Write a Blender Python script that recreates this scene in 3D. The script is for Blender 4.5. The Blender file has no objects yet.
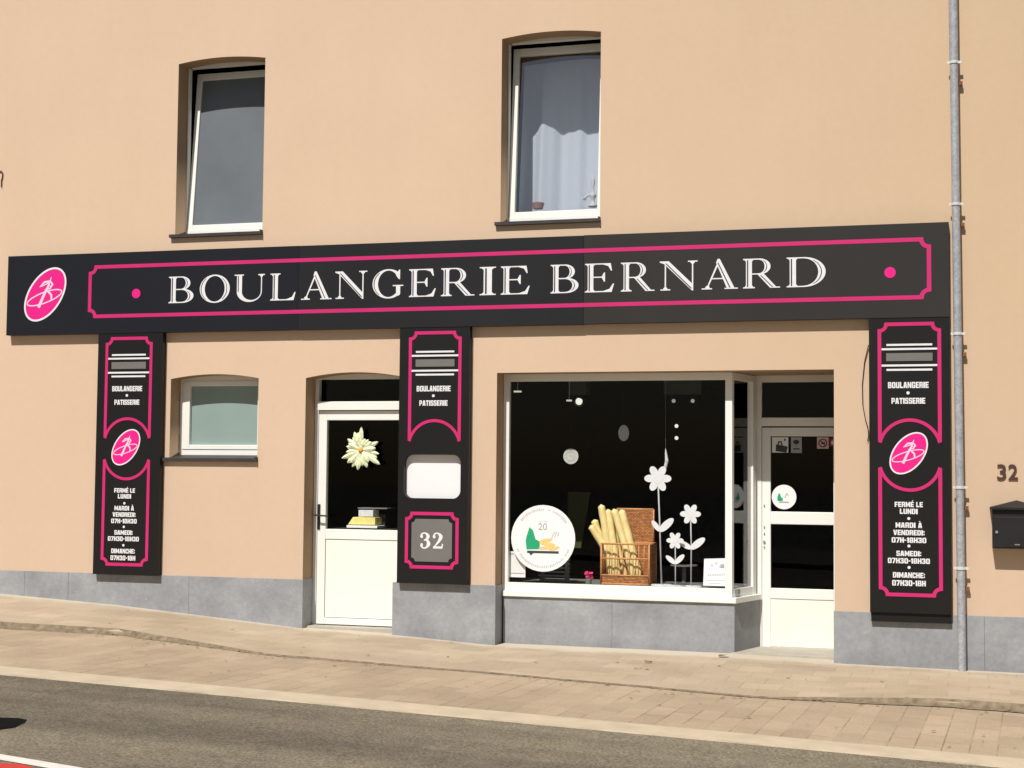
import bpy, bmesh, math, random
from mathutils import Vector, Matrix
random.seed(7)
scene = bpy.context.scene
COL = scene.collection
PI = math.pi
R = math.radians

# ------------------------------------------------------------------ camera
CAM = Vector((0.0, -13.3918, 1.5623))
FPX, YAW, PIT, ROL = 1529.98, 0.288960, 0.0576343, -0.0088646
cy_, sy_ = math.cos(YAW), math.sin(YAW)
cp_, sp_ = math.cos(PIT), math.sin(PIT)
cr_, sr_ = math.cos(ROL), math.sin(ROL)
AR = Vector((cy_, sy_, 0)); AF = Vector((-sy_*cp_, cy_*cp_, sp_)); AU = Vector((sy_*sp_, -cy_*sp_, cp_))
CR = AR*cr_ - AU*sr_; CU = AR*sr_ + AU*cr_
cd = bpy.data.cameras.new('camera'); cam = bpy.data.objects.new('camera', cd); COL.objects.link(cam)
m = Matrix((( CR.x, CU.x, -AF.x, CAM.x), (CR.y, CU.y, -AF.y, CAM.y), (CR.z, CU.z, -AF.z, CAM.z), (0,0,0,1)))
cam.matrix_world = m
cd.sensor_width = 36; cd.lens = FPX*36/1024; cd.clip_end = 2000; cd.clip_start = .1
scene.camera = cam

def at(px, py, Y):
    """point of the real place seen at a photo pixel, at wall depth Y"""
    d = AF*FPX + CR*(px-512) + CU*(384-py)
    t = (Y-CAM.y)/d.y
    p = CAM + d*t
    return Vector((p.x, Y, p.z))

# ------------------------------------------------------------------ light
W = bpy.data.worlds.new("World"); scene.world = W; W.use_nodes = True
nt = W.node_tree
bg = nt.nodes['Background']
sky = nt.nodes.new('ShaderNodeTexSky'); sky.sky_type = 'NISHITA'; sky.sun_disc = False
SUN_EL, SUN_AZ = R(51.4), R(9)
sky.sun_elevation = SUN_EL; sky.sun_rotation = R(189)
sky.air_density = 1.0; sky.dust_density = 1.2
sm = nt.nodes.new('ShaderNodeMix'); sm.data_type = 'RGBA'; sm.blend_type = 'MULTIPLY'; sm.inputs[0].default_value = 1; sm.inputs[7].default_value = (1, .95, .88, 1)
nt.links.new(sky.outputs[0], sm.inputs[6]); nt.links.new(sm.outputs[2], bg.inputs[0]); bg.inputs[1].default_value = 0.05
sl = bpy.data.lights.new('sun', 'SUN'); sl.energy = 5.0; sl.angle = R(.55); sl.color = (1, .952, .882)
so = bpy.data.objects.new('sun', sl); COL.objects.link(so)
sd = Vector((-math.sin(SUN_AZ)*math.cos(SUN_EL), -math.cos(SUN_AZ)*math.cos(SUN_EL), math.sin(SUN_EL)))
so.rotation_euler = sd.to_track_quat('Z', 'Y').to_euler()
scene.view_settings.view_transform = 'Standard'; scene.view_settings.look = 'None'
scene.view_settings.exposure = 0; scene.view_settings.gamma = 1

# ------------------------------------------------------------------ materials
def newmat(name):
    M = bpy.data.materials.new(name); M.use_nodes = True
    return M, M.node_tree, M.node_tree.nodes['Principled BSDF']
def nd(t, kind, **kw):
    n = t.nodes.new(kind)
    for k, v in kw.items(): setattr(n, k, v)
    return n
def ramp2(t, src, p0, c0, p1, c1):
    r = nd(t, 'ShaderNodeValToRGB'); e = r.color_ramp.elements
    e[0].position = p0; e[0].color = c0; e[1].position = p1; e[1].color = c1
    t.links.new(src, r.inputs[0]); return r
def noise(t, vec, scale, detail=4, rough=.55):
    n = nd(t, 'ShaderNodeTexNoise'); n.inputs['Scale'].default_value = scale
    n.inputs['Detail'].default_value = detail; n.inputs['Roughness'].default_value = rough
    t.links.new(vec, n.inputs['Vector']); return n
def mixc(t, mode, fac, a, b):
    n = nd(t, 'ShaderNodeMix', data_type='RGBA', blend_type=mode)
    if isinstance(fac, (int, float)): n.inputs[0].default_value = fac
    else: t.links.new(fac, n.inputs[0])
    for s, v in ((n.inputs[6], a), (n.inputs[7], b)):
        if isinstance(v, (tuple, list)): s.default_value = (*v[:3], 1)
        else: t.links.new(v, s)
    return n.outputs[2]
def pmat(name, col, rough=.6, var=.08, scale=3, bump=0, bscale=60, metal=0, spec=.5, coat=0):
    M, t, b = newmat(name)
    g = nd(t, 'ShaderNodeNewGeometry').outputs['Position']
    n = noise(t, g, scale)
    r = ramp2(t, n.outputs['Fac'], .3, tuple(max(0, c*(1-var)) for c in col)+(1,), .7, tuple(min(1, c*(1+var)) for c in col)+(1,))
    t.links.new(r.outputs[0], b.inputs['Base Color'])
    b.inputs['Roughness'].default_value = rough; b.inputs['Metallic'].default_value = metal
    b.inputs['Specular IOR Level'].default_value = spec; b.inputs['Coat Weight'].default_value = coat
    if bump:
        n2 = noise(t, g, bscale, 3)
        bp = nd(t, 'ShaderNodeBump'); bp.inputs['Strength'].default_value = bump; bp.inputs['Distance'].default_value = .01
        t.links.new(n2.outputs['Fac'], bp.inputs['Height']); t.links.new(bp.outputs[0], b.inputs['Normal'])
    return M

def wall_mat():
    M, t, b = newmat('peach_render')
    g = nd(t, 'ShaderNodeNewGeometry').outputs['Position']
    sep = nd(t, 'ShaderNodeSeparateXYZ'); t.links.new(g, sep.inputs[0])
    mr = nd(t, 'ShaderNodeMapRange'); mr.inputs[1].default_value = -5; mr.inputs[2].default_value = .6
    t.links.new(sep.outputs[0], mr.inputs[0])
    base = mixc(t, 'MIX', mr.outputs[0], (.650, .488, .360), (.588, .440, .300))
    # render painted darker low down, to offset light bounced off the ground
    mz = nd(t, 'ShaderNodeMapRange'); mz.inputs[1].default_value = 0; mz.inputs[2].default_value = 3.2; mz.inputs[3].default_value = 1; mz.inputs[4].default_value = 0
    t.links.new(sep.outputs[2], mz.inputs[0])
    base = mixc(t, 'MIX', mz.outputs[0], base, (.575, .438, .332))
    n1 = noise(t, g, .9, 5, .6); r1 = ramp2(t, n1.outputs['Fac'], .3, (.975, .970, .965, 1), .7, (1.012, 1.012, 1.012, 1))
    c = mixc(t, 'MULTIPLY', 1, base, r1.outputs[0])
    n3 = noise(t, g, 14, 4, .7); r3 = ramp2(t, n3.outputs['Fac'], .35, (.985, .983, .98, 1), .65, (1.01, 1.01, 1.01, 1))
    c = mixc(t, 'MULTIPLY', 1, c, r3.outputs[0])
    # faint rain streaks
    mp = nd(t, 'ShaderNodeMapping'); mp.inputs['Scale'].default_value = (5, 5, .35); t.links.new(g, mp.inputs[0])
    n4 = noise(t, mp.outputs[0], 1.3, 5, .6); r4 = ramp2(t, n4.outputs['Fac'], .32, (.992, .99, .988, 1), .55, (1, 1, 1, 1))
    c = mixc(t, 'MULTIPLY', 1, c, r4.outputs[0])
    t.links.new(c, b.inputs['Base Color']); b.inputs['Roughness'].default_value = .92; b.inputs['Specular IOR Level'].default_value = .15
    n2 = noise(t, g, 260, 3, .7); bp = nd(t, 'ShaderNodeBump'); bp.inputs['Strength'].default_value = .25; bp.inputs['Distance'].default_value = .004
    t.links.new(n2.outputs['Fac'], bp.inputs['Height']); t.links.new(bp.outputs[0], b.inputs['Normal'])
    return M
def stone_mat():
    M, t, b = newmat('bluestone')
    g = nd(t, 'ShaderNodeNewGeometry').outputs['Position']
    n1 = noise(t, g, 2.2, 6, .62); r1 = ramp2(t, n1.outputs['Fac'], .32, (.225, .235, .255, 1), .68, (.340, .352, .372, 1))
    n2 = noise(t, g, 26, 5, .7); r2 = ramp2(t, n2.outputs['Fac'], .3, (.86, .86, .87, 1), .7, (1.08, 1.08, 1.07, 1))
    c = mixc(t, 'MULTIPLY', 1, r1.outputs[0], r2.outputs[0])
    v = nd(t, 'ShaderNodeTexVoronoi'); v.inputs['Scale'].default_value = 5; t.links.new(g, v.inputs['Vector'])
    r3 = ramp2(t, v.outputs['Distance'], .03, (1, 1, 1, 1), .055, (0, 0, 0, 1))
    c = mixc(t, 'MIX', r3.outputs[0], c, (.36, .37, .38))
    # darker splash stain near the ground
    sep = nd(t, 'ShaderNodeSeparateXYZ'); t.links.new(g, sep.inputs[0])
    mz = nd(t, 'ShaderNodeMapRange'); mz.inputs[1].default_value = -.05; mz.inputs[2].default_value = .12; mz.inputs[3].default_value = .8; mz.inputs[4].default_value = 1
    t.links.new(sep.outputs[2], mz.inputs[0])
    c = mixc(t, 'MULTIPLY', 1, c, mz.outputs[0])
    # rear depth of jambs is bare mortar-brown
    t.links.new(c, b.inputs['Base Color']); b.inputs['Roughness'].default_value = .75
    bp = nd(t, 'ShaderNodeBump'); bp.inputs['Strength'].default_value = .2; bp.inputs['Distance'].default_value = .004
    t.links.new(n2.outputs['Fac'], bp.inputs['Height']); t.links.new(bp.outputs[0], b.inputs['Normal'])
    return M
def paver_mat(name, c0, c1, bw, bh, rot, joint, wall_edge=False):
    M, t, b = newmat(name)
    g = nd(t, 'ShaderNodeNewGeometry').outputs['Position']
    mp = nd(t, 'ShaderNodeMapping'); mp.inputs['Rotation'].default_value = (0, 0, rot); t.links.new(g, mp.inputs[0])
    br = nd(t, 'ShaderNodeTexBrick'); br.offset = .5
    br.inputs['Scale'].default_value = 1; br.inputs['Brick Width'].default_value = bw; br.inputs['Row Height'].default_value = bh
    br.inputs['Mortar Size'].default_value = .006; br.inputs['Mortar Smooth'].default_value = .3
    br.inputs['Color1'].default_value = (.9, .9, .9, 1); br.inputs['Color2'].default_value = (1.06, 1.05, 1.04, 1); br.inputs['Mortar'].default_value = (.97, .96, .95, 1)
    t.links.new(mp.outputs[0], br.inputs['Vector'])
    n1 = noise(t, g, 1.1, 6, .62); r1 = ramp2(t, n1.outputs['Fac'], .32, (*c0, 1), .68, (*c1, 1))
    c = mixc(t, 'MULTIPLY', 1, r1.outputs[0], br.outputs['Color'])
    n2 = noise(t, g, 70, 4, .75); r2 = ramp2(t, n2.outputs['Fac'], .3, (.84, .83, .82, 1), .7, (1.12, 1.12, 1.12, 1))
    c = mixc(t, 'MULTIPLY', 1, c, r2.outputs[0])
    # joints open only here and there
    n3 = noise(t, g, 1.7, 5, .7); r3 = ramp2(t, n3.outputs['Fac'], .44, (0, 0, 0, 1), .62, (joint,)*3+(1,))
    jm = nd(t, 'ShaderNodeMath', operation='MULTIPLY'); t.links.new(br.outputs['Fac'], jm.inputs[0]); t.links.new(r3.outputs[0], jm.inputs[1])
    c = mixc(t, 'MIX', jm.outputs[0], c, (.10, .07, .045))
    # pale efflorescence and dark oily spots
    n4 = noise(t, g, 2.6, 6, .7); r4 = ramp2(t, n4.outputs['Fac'], .66, (0, 0, 0, 1), .80, (.55, .55, .55, 1))
    c = mixc(t, 'MIX', r4.outputs[0], c, (.55, .48, .40))
    n5 = noise(t, g, 9, 3, .6); r5 = ramp2(t, n5.outputs['Fac'], .74, (0, 0, 0, 1), .8, (.6, .6, .6, 1))
    c = mixc(t, 'MIX', r5.outputs[0], c, (.13, .085, .05))
    if wall_edge:      # pale sand and mortar washed up against the plinth
        sp = nd(t, 'ShaderNodeSeparateXYZ'); t.links.new(g, sp.inputs[0])
        n6 = noise(t, g, 3.5, 5, .7)
        ad = nd(t, 'ShaderNodeMath', operation='MULTIPLY_ADD'); ad.inputs[1].default_value = .5; t.links.new(n6.outputs['Fac'], ad.inputs[0]); t.links.new(sp.outputs[1], ad.inputs[2])
        r6 = ramp2(t, ad.outputs[0], .06, (0, 0, 0, 1), .2, (.75, .75, .75, 1))
        c = mixc(t, 'MIX', r6.outputs[0], c, (.56, .50, .41))
    t.links.new(c, b.inputs['Base Color']); b.inputs['Roughness'].default_value = .9; b.inputs['Specular IOR Level'].default_value = .2
    h = nd(t, 'ShaderNodeMath', operation='SUBTRACT'); t.links.new(n2.outputs['Fac'], h.inputs[0]); t.links.new(br.outputs['Fac'], h.inputs[1])
    bp = nd(t, 'ShaderNodeBump'); bp.inputs['Strength'].default_value = .35; bp.inputs['Distance'].default_value = .004
    t.links.new(h.outputs[0], bp.inputs['Height']); t.links.new(bp.outputs[0], b.inputs['Normal'])
    return M
def asphalt_mat():
    M, t, b = newmat('asphalt')
    g = nd(t, 'ShaderNodeNewGeometry').outputs['Position']
    mp = nd(t, 'ShaderNodeMapping'); mp.inputs['Scale'].default_value = (.22, 1.3, 1); t.links.new(g, mp.inputs[0])
    n1 = noise(t, mp.outputs[0], 1.1, 4, .5); r1 = ramp2(t, n1.outputs['Fac'], .36, (.138, .121, .093, 1), .64, (.228, .200, .148, 1))
    n2 = noise(t, g, 55, 5, .9); r2 = ramp2(t, n2.outputs['Fac'], .39, (.38, .38, .39, 1), .62, (1.58, 1.57, 1.54, 1))
    c = mixc(t, 'MULTIPLY', 1, r1.outputs[0], r2.outputs[0])
    n3 = noise(t, g, 6, 5, .7); r3 = ramp2(t, n3.outputs['Fac'], .3, (.8, .8, .82, 1), .7, (1.12, 1.12, 1.1, 1))
    c = mixc(t, 'MULTIPLY', 1, c, r3.outputs[0])
    t.links.new(c, b.inputs['Base Color']); b.inputs['Roughness'].default_value = .88; b.inputs['Specular IOR Level'].default_value = .25
    bp = nd(t, 'ShaderNodeBump'); bp.inputs['Strength'].default_value = .6; bp.inputs['Distance'].default_value = .006
    t.links.new(n2.outputs['Fac'], bp.inputs['Height']); t.links.new(bp.outputs[0], b.inputs['Normal'])
    return M
def glass_mat(name='window_glass', f0=.010):
    M = bpy.data.materials.new(name); M.use_nodes = True; t = M.node_tree; t.nodes.clear()
    o = nd(t, 'ShaderNodeOutputMaterial'); mx = nd(t, 'ShaderNodeMixShader'); lw = nd(t, 'ShaderNodeLayerWeight'); lw.inputs[0].default_value = .5
    pw = nd(t, 'ShaderNodeMath', operation='POWER'); pw.inputs[1].default_value = 5; t.links.new(lw.outputs['Facing'], pw.inputs[0])
    ma = nd(t, 'ShaderNodeMath', operation='MULTIPLY_ADD'); ma.inputs[1].default_value = 1-f0; ma.inputs[2].default_value = f0; t.links.new(pw.outputs[0], ma.inputs[0])
    tr = nd(t, 'ShaderNodeBsdfTransparent'); tr.inputs[0].default_value = (.985, .99, .99, 1)
    gl = nd(t, 'ShaderNodeBsdfGlossy'); gl.inputs['Roughness'].default_value = .012
    t.links.new(ma.outputs[0], mx.inputs[0]); t.links.new(tr.outputs[0], mx.inputs[1]); t.links.new(gl.outputs[0], mx.inputs[2]); t.links.new(mx.outputs[0], o.inputs[0])
    return M
def sign_mat(name, col, rough):
    return pmat(name, col, rough, .12, .8, .02, 30, spec=.28)
def wicker_mat():
    M, t, b = newmat('wicker')
    tc = nd(t, 'ShaderNodeNewGeometry').outputs['Position']
    mp = nd(t, 'ShaderNodeMapping'); mp.inputs['Rotation'].default_value = (R(90), 0, 0); t.links.new(tc, mp.inputs[0])
    br = nd(t, 'ShaderNodeTexBrick'); br.inputs['Scale'].default_value = 1; br.inputs['Brick Width'].default_value = .030; br.inputs['Row Height'].default_value = .0135
    br.inputs['Mortar Size'].default_value = .0020; br.inputs['Mortar Smooth'].default_value = .4
    br.inputs['Color1'].default_value = (.66, .30, .105, 1); br.inputs['Color2'].default_value = (.42, .165, .055, 1); br.inputs['Mortar'].default_value = (.13, .045, .018, 1)
    t.links.new(mp.outputs[0], br.inputs['Vector'])
    n = noise(t, tc, 30, 4, .7); r = ramp2(t, n.outputs['Fac'], .3, (.7, .65, .6, 1), .7, (1.3, 1.25, 1.2, 1))
    t.links.new(mixc(t, 'MULTIPLY', 1, br.outputs['Color'], r.outputs[0]), b.inputs['Base Color']); b.inputs['Roughness'].default_value = .55
    bp = nd(t, 'ShaderNodeBump'); bp.inputs['Strength'].default_value = 1; bp.inputs['Distance'].default_value = .004; bp.invert = True
    t.links.new(br.outputs['Fac'], bp.inputs['Height']); t.links.new(bp.outputs[0], b.inputs['Normal'])
    return M
def zinc_mat():
    M, t, b = newmat('galvanised_zinc')
    g = nd(t, 'ShaderNodeNewGeometry').outputs['Position']
    v = nd(t, 'ShaderNodeTexVoronoi'); v.inputs['Scale'].default_value = 70; t.links.new(g, v.inputs['Vector'])
    n = noise(t, g, 9, 5, .7); r = ramp2(t, n.outputs['Fac'], .3, (.30, .32, .35, 1), .7, (.46, .48, .52, 1))
    r2 = ramp2(t, v.outputs['Color'], 0, (.75, .75, .76, 1), 1, (1.15, 1.15, 1.15, 1))
    t.links.new(mixc(t, 'MULTIPLY', 1, r.outputs[0], r2.outputs[0]), b.inputs['Base Color'])
    b.inputs['Metallic'].default_value = .12; b.inputs['Roughness'].default_value = .45
    return M
def crust_mat():
    M, t, b = newmat('bread_crust')
    tc = nd(t, 'ShaderNodeTexCoord').outputs['Object']
    n = noise(t, tc, 11, 3, .5); r = ramp2(t, n.outputs['Fac'], .3, (.72, .54, .21, 1), .6, (.82, .70, .34, 1))
    t.links.new(r.outputs[0], b.inputs['Base Color']); b.inputs['Roughness'].default_value = .6
    n2 = noise(t, tc, 60, 3); bp = nd(t, 'ShaderNodeBump'); bp.inputs['Strength'].default_value = .4; bp.inputs['Distance'].default_value = .004
    t.links.new(n2.outputs['Fac'], bp.inputs['Height']); t.links.new(bp.outputs[0], b.inputs['Normal'])
    return M

M_wall = wall_mat(); M_stone = stone_mat(); M_glass = glass_mat(); M_wick = wicker_mat(); M_zinc = zinc_mat(); M_crust = crust_mat()
M_reveal = pmat('brown_reveal_render', (.36, .255, .165), .92, .06, 3, .15, 200, spec=.15)  # render colour darkened to brown, painting in the shade of the openings
M_upvc = pmat('white_upvc', (.80, .81, .775), .38, .03, 2, .02, 40)
M_upvc2 = pmat('white_door_panel', (.80, .82, .75), .4, .03, 1.5, .03, 20)
M_gap = pmat('rubber_seal', (.03, .03, .03), .7)
M_ledge = pmat('dark_slate', (.035, .03, .03), .55, .25, 9, .2, 40)
M_room = pmat('dark_room', (.004, .004, .0038), .9, spec=.1)
M_floor = pmat('dark_floor', (.02, .018, .015), .7)
M_shelf = pmat('grey_shelf', (.17, .17, .16), .6, .2, 6)
M_sign = [sign_mat('sign_black_a', (.0105, .0115, .0165), .42), sign_mat('sign_black_b', (.015, .015, .018), .42), sign_mat('sign_black_c', (.028, .0255, .0255), .45)]
M_pil = sign_mat('pillar_black', (.0085, .008, .008), .48)
M_edge = pmat('sign_edge', (.05, .03, .03), .4)
M_edge2 = pmat('sign_edge_white', (.6, .58, .55), .4)
M_pink = pmat('pink_vinyl', (.55, .018, .150), .4, .05, 3)
M_pink2 = pmat('bright_pink_vinyl', (.74, .010, .235), .4, .04, 3)
M_pinkdk = pmat('dark_pink_vinyl', (.16, .004, .04), .5)
M_white = pmat('white_vinyl', (.74, .74, .77), .45, .04, 12)
M_pale = pmat('pale_pink_vinyl', (.80, .58, .72), .45, .03, 12)
M_sgrey = pmat('grey_vinyl', (.155, .150, .142), .5, .05, 4)
M_inl = pmat('inline_vinyl', (.018, .018, .02), .5)
M_plate = pmat('white_plate', (.80, .80, .82), .5, .02, 2)
M_paper = pmat('paper', (.76, .76, .75), .7, .03, 9)
M_print = pmat('grey_print', (.32, .32, .33), .7, .1, 40)
M_printd = pmat('dark_print', (.03, .05, .04), .7, .1, 40)
M_green = pmat('green_print', (.01, .36, .16), .6)
M_yel = pmat('yellow_print', (.80, .55, .20), .6, .15, 60)
M_felt = pmat('white_felt', (.74, .74, .76), .95, .04, 30)
M_rod = pmat('grey_rod', (.50, .50, .52), .5)
M_black = pmat('black_metal', (.015, .015, .017), .35, .1, 5)
M_steel = pmat('steel', (.6, .6, .58), .3, metal=.8)
M_mail = pmat('mailbox_paint', (.015, .015, .0165), .5, .15, 6, spec=.3)
M_brown = pmat('brown_digit', (.075, .03, .022), .5)
M_rust = pmat('rusty_iron', (.20, .085, .04), .85, .3, 60)
M_conc = pmat('gutter_concrete', (.50, .42, .31), .9, .10, 5, .3, 90)
M_mark = pmat('white_road_paint', (.72, .70, .66), .7, .08, 20, .3, 110)
M_red = pmat('red_road_paint', (.55, .035, .03), .7, .15, 20, .3, 110)
M_roadshadow = pmat('tar', (.006, .0065, .008), .95, .1, 20, spec=.05)
M_thr = pmat('threshold_stone', (.40, .37, .31), .85, .12, 4, .25, 60)
M_asph = asphalt_mat()
M_pav1 = paver_mat('pavement_pavers', (.40, .322, .232), (.50, .414, .312), .3, .3, R(0), .22, True)
M_pav2 = paver_mat('strip_pavers', (.37, .290, .208), (.455, .368, .270), .4, .16, R(92.5), .5)
M_soil = pmat('joint_moss', (.205, .16, .105), .95, .35, 20)
M_ground = pmat('far_ground', (.07, .07, .05), .95, .2, .2)

# ------------------------------------------------------------------ object helpers
def tag(o, label=None, cat=None, group=None, kind=None):
    if label: o['label'] = label
    if cat: o['category'] = cat
    if group: o['group'] = group
    if kind: o['kind'] = kind
    return o
def thing(name, loc, label, cat, group=None):
    o = bpy.data.objects.new(name, None); COL.objects.link(o); o.location = loc; o.empty_display_size = .1
    return tag(o, label, cat, group)
def root_loc(p):
    while p.parent: p = p.parent
    return p.location
def obj(name, bm, mats, parent=None, loc=None, bevel=0, smooth=False):
    if not isinstance(mats, (list, tuple)): mats = [mats]
    off = root_loc(parent) if parent else (Vector(loc) if loc is not None else Vector((0, 0, 0)))
    bmesh.ops.translate(bm, verts=bm.verts, vec=-Vector(off))
    me = bpy.data.meshes.new(name); bm.to_mesh(me); bm.free()
    for mm in mats: me.materials.append(mm)
    if smooth:
        for p in me.polygons: p.use_smooth = True
    o = bpy.data.objects.new(name, me); COL.objects.link(o)
    if parent: o.parent = parent
    else: o.location = off
    if bevel:
        b = o.modifiers.new('edge', 'BEVEL'); b.width = bevel; b.segments = 2; b.limit_method = 'ANGLE'; b.angle_limit = R(40)
    return o
def B(): return bmesh.new()
def box(bm, x0, x1, y0, y1, z0, z1, mi=0):
    r = bmesh.ops.create_cube(bm, size=1)
    for v in r['verts']:
        v.co = Vector(((x0+x1)/2+v.co.x*(x1-x0), (y0+y1)/2+v.co.y*(y1-y0), (z0+z1)/2+v.co.z*(z1-z0)))
    for f in {f for v in r['verts'] for f in v.link_faces}: f.material_index = mi
    return r['verts']
def prism(bm, pts, axis_a, axis_b, mi=0):
    """pts: list of Vector (a closed loop); extruded by vector axis_b-axis_a"""
    d = axis_b-axis_a
    a = [bm.verts.new(p) for p in pts]; b = [bm.verts.new(p+d) for p in pts]
    n = len(pts); fs = []
    fs.append(bm.faces.new(a)); fs.append(bm.faces.new(b[::-1]))
    for i in range(n): fs.append(bm.faces.new((a[i], b[i], b[(i+1) % n], a[(i+1) % n])))
    for f in fs: f.material_index = mi
    bmesh.ops.recalc_face_normals(bm, faces=fs)
    return a+b
def tube(bm, pts, r, n=10, mi=0, caps=True):
    """tube through points with radius r (number or list)"""
    pts = [Vector(p) for p in pts]; rings = []
    up = None
    for i, p in enumerate(pts):
        d = (pts[min(i+1, len(pts)-1)]-pts[max(i-1, 0)]).normalized()
        if up is None: up = d.orthogonal().normalized()
        up = (up-d*up.dot(d)).normalized(); s = d.cross(up)
        rr = r[i] if isinstance(r, (list, tuple)) else r
        rings.append([bm.verts.new(p+(up*math.cos(2*PI*k/n)+s*math.sin(2*PI*k/n))*rr) for k in range(n)])
    for a, b in zip(rings, rings[1:]):
        for k in range(n): bm.faces.new((a[k], a[(k+1) % n], b[(k+1) % n], b[k])).material_index = mi
    if caps:
        bm.faces.new(rings[0][::-1]).material_index = mi; bm.faces.new(rings[-1]).material_index = mi
def poly(bm, pts, Y, mi=0, thick=0.0):
    """flat outline of (x, z) points on plane y=Y, facing the street"""
    vs = [bm.verts.new((x, Y, z)) for x, z in pts]
    f = bm.faces.new(vs); f.material_index = mi
    f.normal_update()
    if f.normal.y > 0: f.normal_flip()
    bmesh.ops.triangulate(bm, faces=[f], ngon_method='EAR_CLIP')
def ribbon(bm, pts, w, Y, mi=0, closed=False):
    n = len(pts); L = []; Rr = []
    for i, (x, z) in enumerate(pts):
        p0 = pts[(i-1) % n] if (closed or i) else None; p1 = pts[(i+1) % n] if (closed or i < n-1) else None
        d0 = Vector((x-p0[0], z-p0[1])).normalized() if p0 else None
        d1 = Vector((p1[0]-x, p1[1]-z)).normalized() if p1 else None
        if d0 is None: d0 = d1
        if d1 is None: d1 = d0
        nn = Vector((-(d0+d1).y, (d0+d1).x))
        nn = nn.normalized() if nn.length > 1e-6 else Vector((-d0.y, d0.x))
        c = max(.45, nn.dot(Vector((-d0.y, d0.x))))
        ww = (w[i] if isinstance(w, (list, tuple)) else w)/2/c
        L.append(bm.verts.new((x+nn.x*ww, Y, z+nn.y*ww))); Rr.append(bm.verts.new((x-nn.x*ww, Y, z-nn.y*ww)))
    for i in range(n if closed else n-1):
        j = (i+1) % n
        f = bm.faces.new((L[i], L[j], Rr[j], Rr[i])); f.material_index = mi
        f.normal_update()
        if f.normal.y > 0: f.normal_flip()
def ell(cx, cz, a, b, tilt=0, n=48, a0=0, a1=360):
    """ellipse points; tilt clockwise from vertical long axis b"""
    out = []
    m_ = n if abs(a1-a0) >= 360 else n+1
    for k in range(m_):
        t = R(a0+(a1-a0)*k/n); x, z = a*math.cos(t), b*math.sin(t)
        c, s = math.cos(-tilt), math.sin(-tilt)
        out.append((cx+x*c-z*s, cz+x*s+z*c))
    return out
_txtcache = {}
def text_polys(s, offset=0.0, shear=0):
    """built-in font -> (verts, faces) in the unit em"""
    key = (s, offset, shear)
    if key in _txtcache: return _txtcache[key]
    c = bpy.data.curves.new('t', 'FONT'); c.body = s; c.size = 1; c.offset = offset; c.resolution_u = 3; c.shear = shear; c.fill_mode = 'FRONT'
    o = bpy.data.objects.new('t', c); COL.objects.link(o)
    dg = bpy.context.evaluated_depsgraph_get(); me = bpy.data.meshes.new_from_object(o.evaluated_get(dg))
    vs = [(v.co.x, v.co.y) for v in me.vertices]; fs = [tuple(p.vertices) for p in me.polygons]
    bpy.data.objects.remove(o); bpy.data.curves.remove(c); bpy.data.meshes.remove(me)
    _txtcache[key] = (vs, fs); return vs, fs
def text(bm, s, x0, x1, z0, z1, Y, offset=.02, mi=0):
    """letters stretched into the rectangle x0..x1, z0..z1 (z0..z1 = capital height of plain letters)"""
    vs, fs = text_polys(s, offset)
    ref, _ = text_polys('H', offset)
    b0, b1 = min(v[1] for v in ref), max(v[1] for v in ref)
    a0, a1 = min(v[0] for v in vs), max(v[0] for v in vs)
    nv = [bm.verts.new((x0+(x-a0)/(a1-a0)*(x1-x0), Y, z0+(z-b0)/(b1-b0)*(z1-z0))) for x, z in vs]
    for f in fs:
        try: ff = bm.faces.new([nv[i] for i in f])
        except ValueError: continue
        ff.material_index = mi; ff.normal_update()
        if ff.normal.y > 0: ff.normal_flip()
def ringbox(bm, x0, x1, y0, y1, z0, z1, wl, wr, wb, wt):
    box(bm, x0, x0+wl, y0, y1, z0, z1); box(bm, x1-wr, x1, y0, y1, z0, z1)
    if wb: box(bm, x0+wl, x1-wr, y0, y1, z0, z0+wb)
    if wt: box(bm, x0+wl, x1-wr, y0, y1, z1-wt, z1)
def sheet(bm, x0, x1, z0, z1, Y, mi=0): poly(bm, [(x0, z0), (x1, z0), (x1, z1), (x0, z1)], Y, mi)
def interp(tab, x):
    if x <= tab[0][0]:
        a, b = tab[0], tab[1]
    elif x >= tab[-1][0]:
        a, b = tab[-2], tab[-1]
    else:
        for a, b in zip(tab, tab[1:]):
            if a[0] <= x <= b[0]: break
    k = (x-a[0])/(b[0]-a[0])
    return [a[i]+(b[i]-a[i])*k for i in range(1, len(a))]

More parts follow.
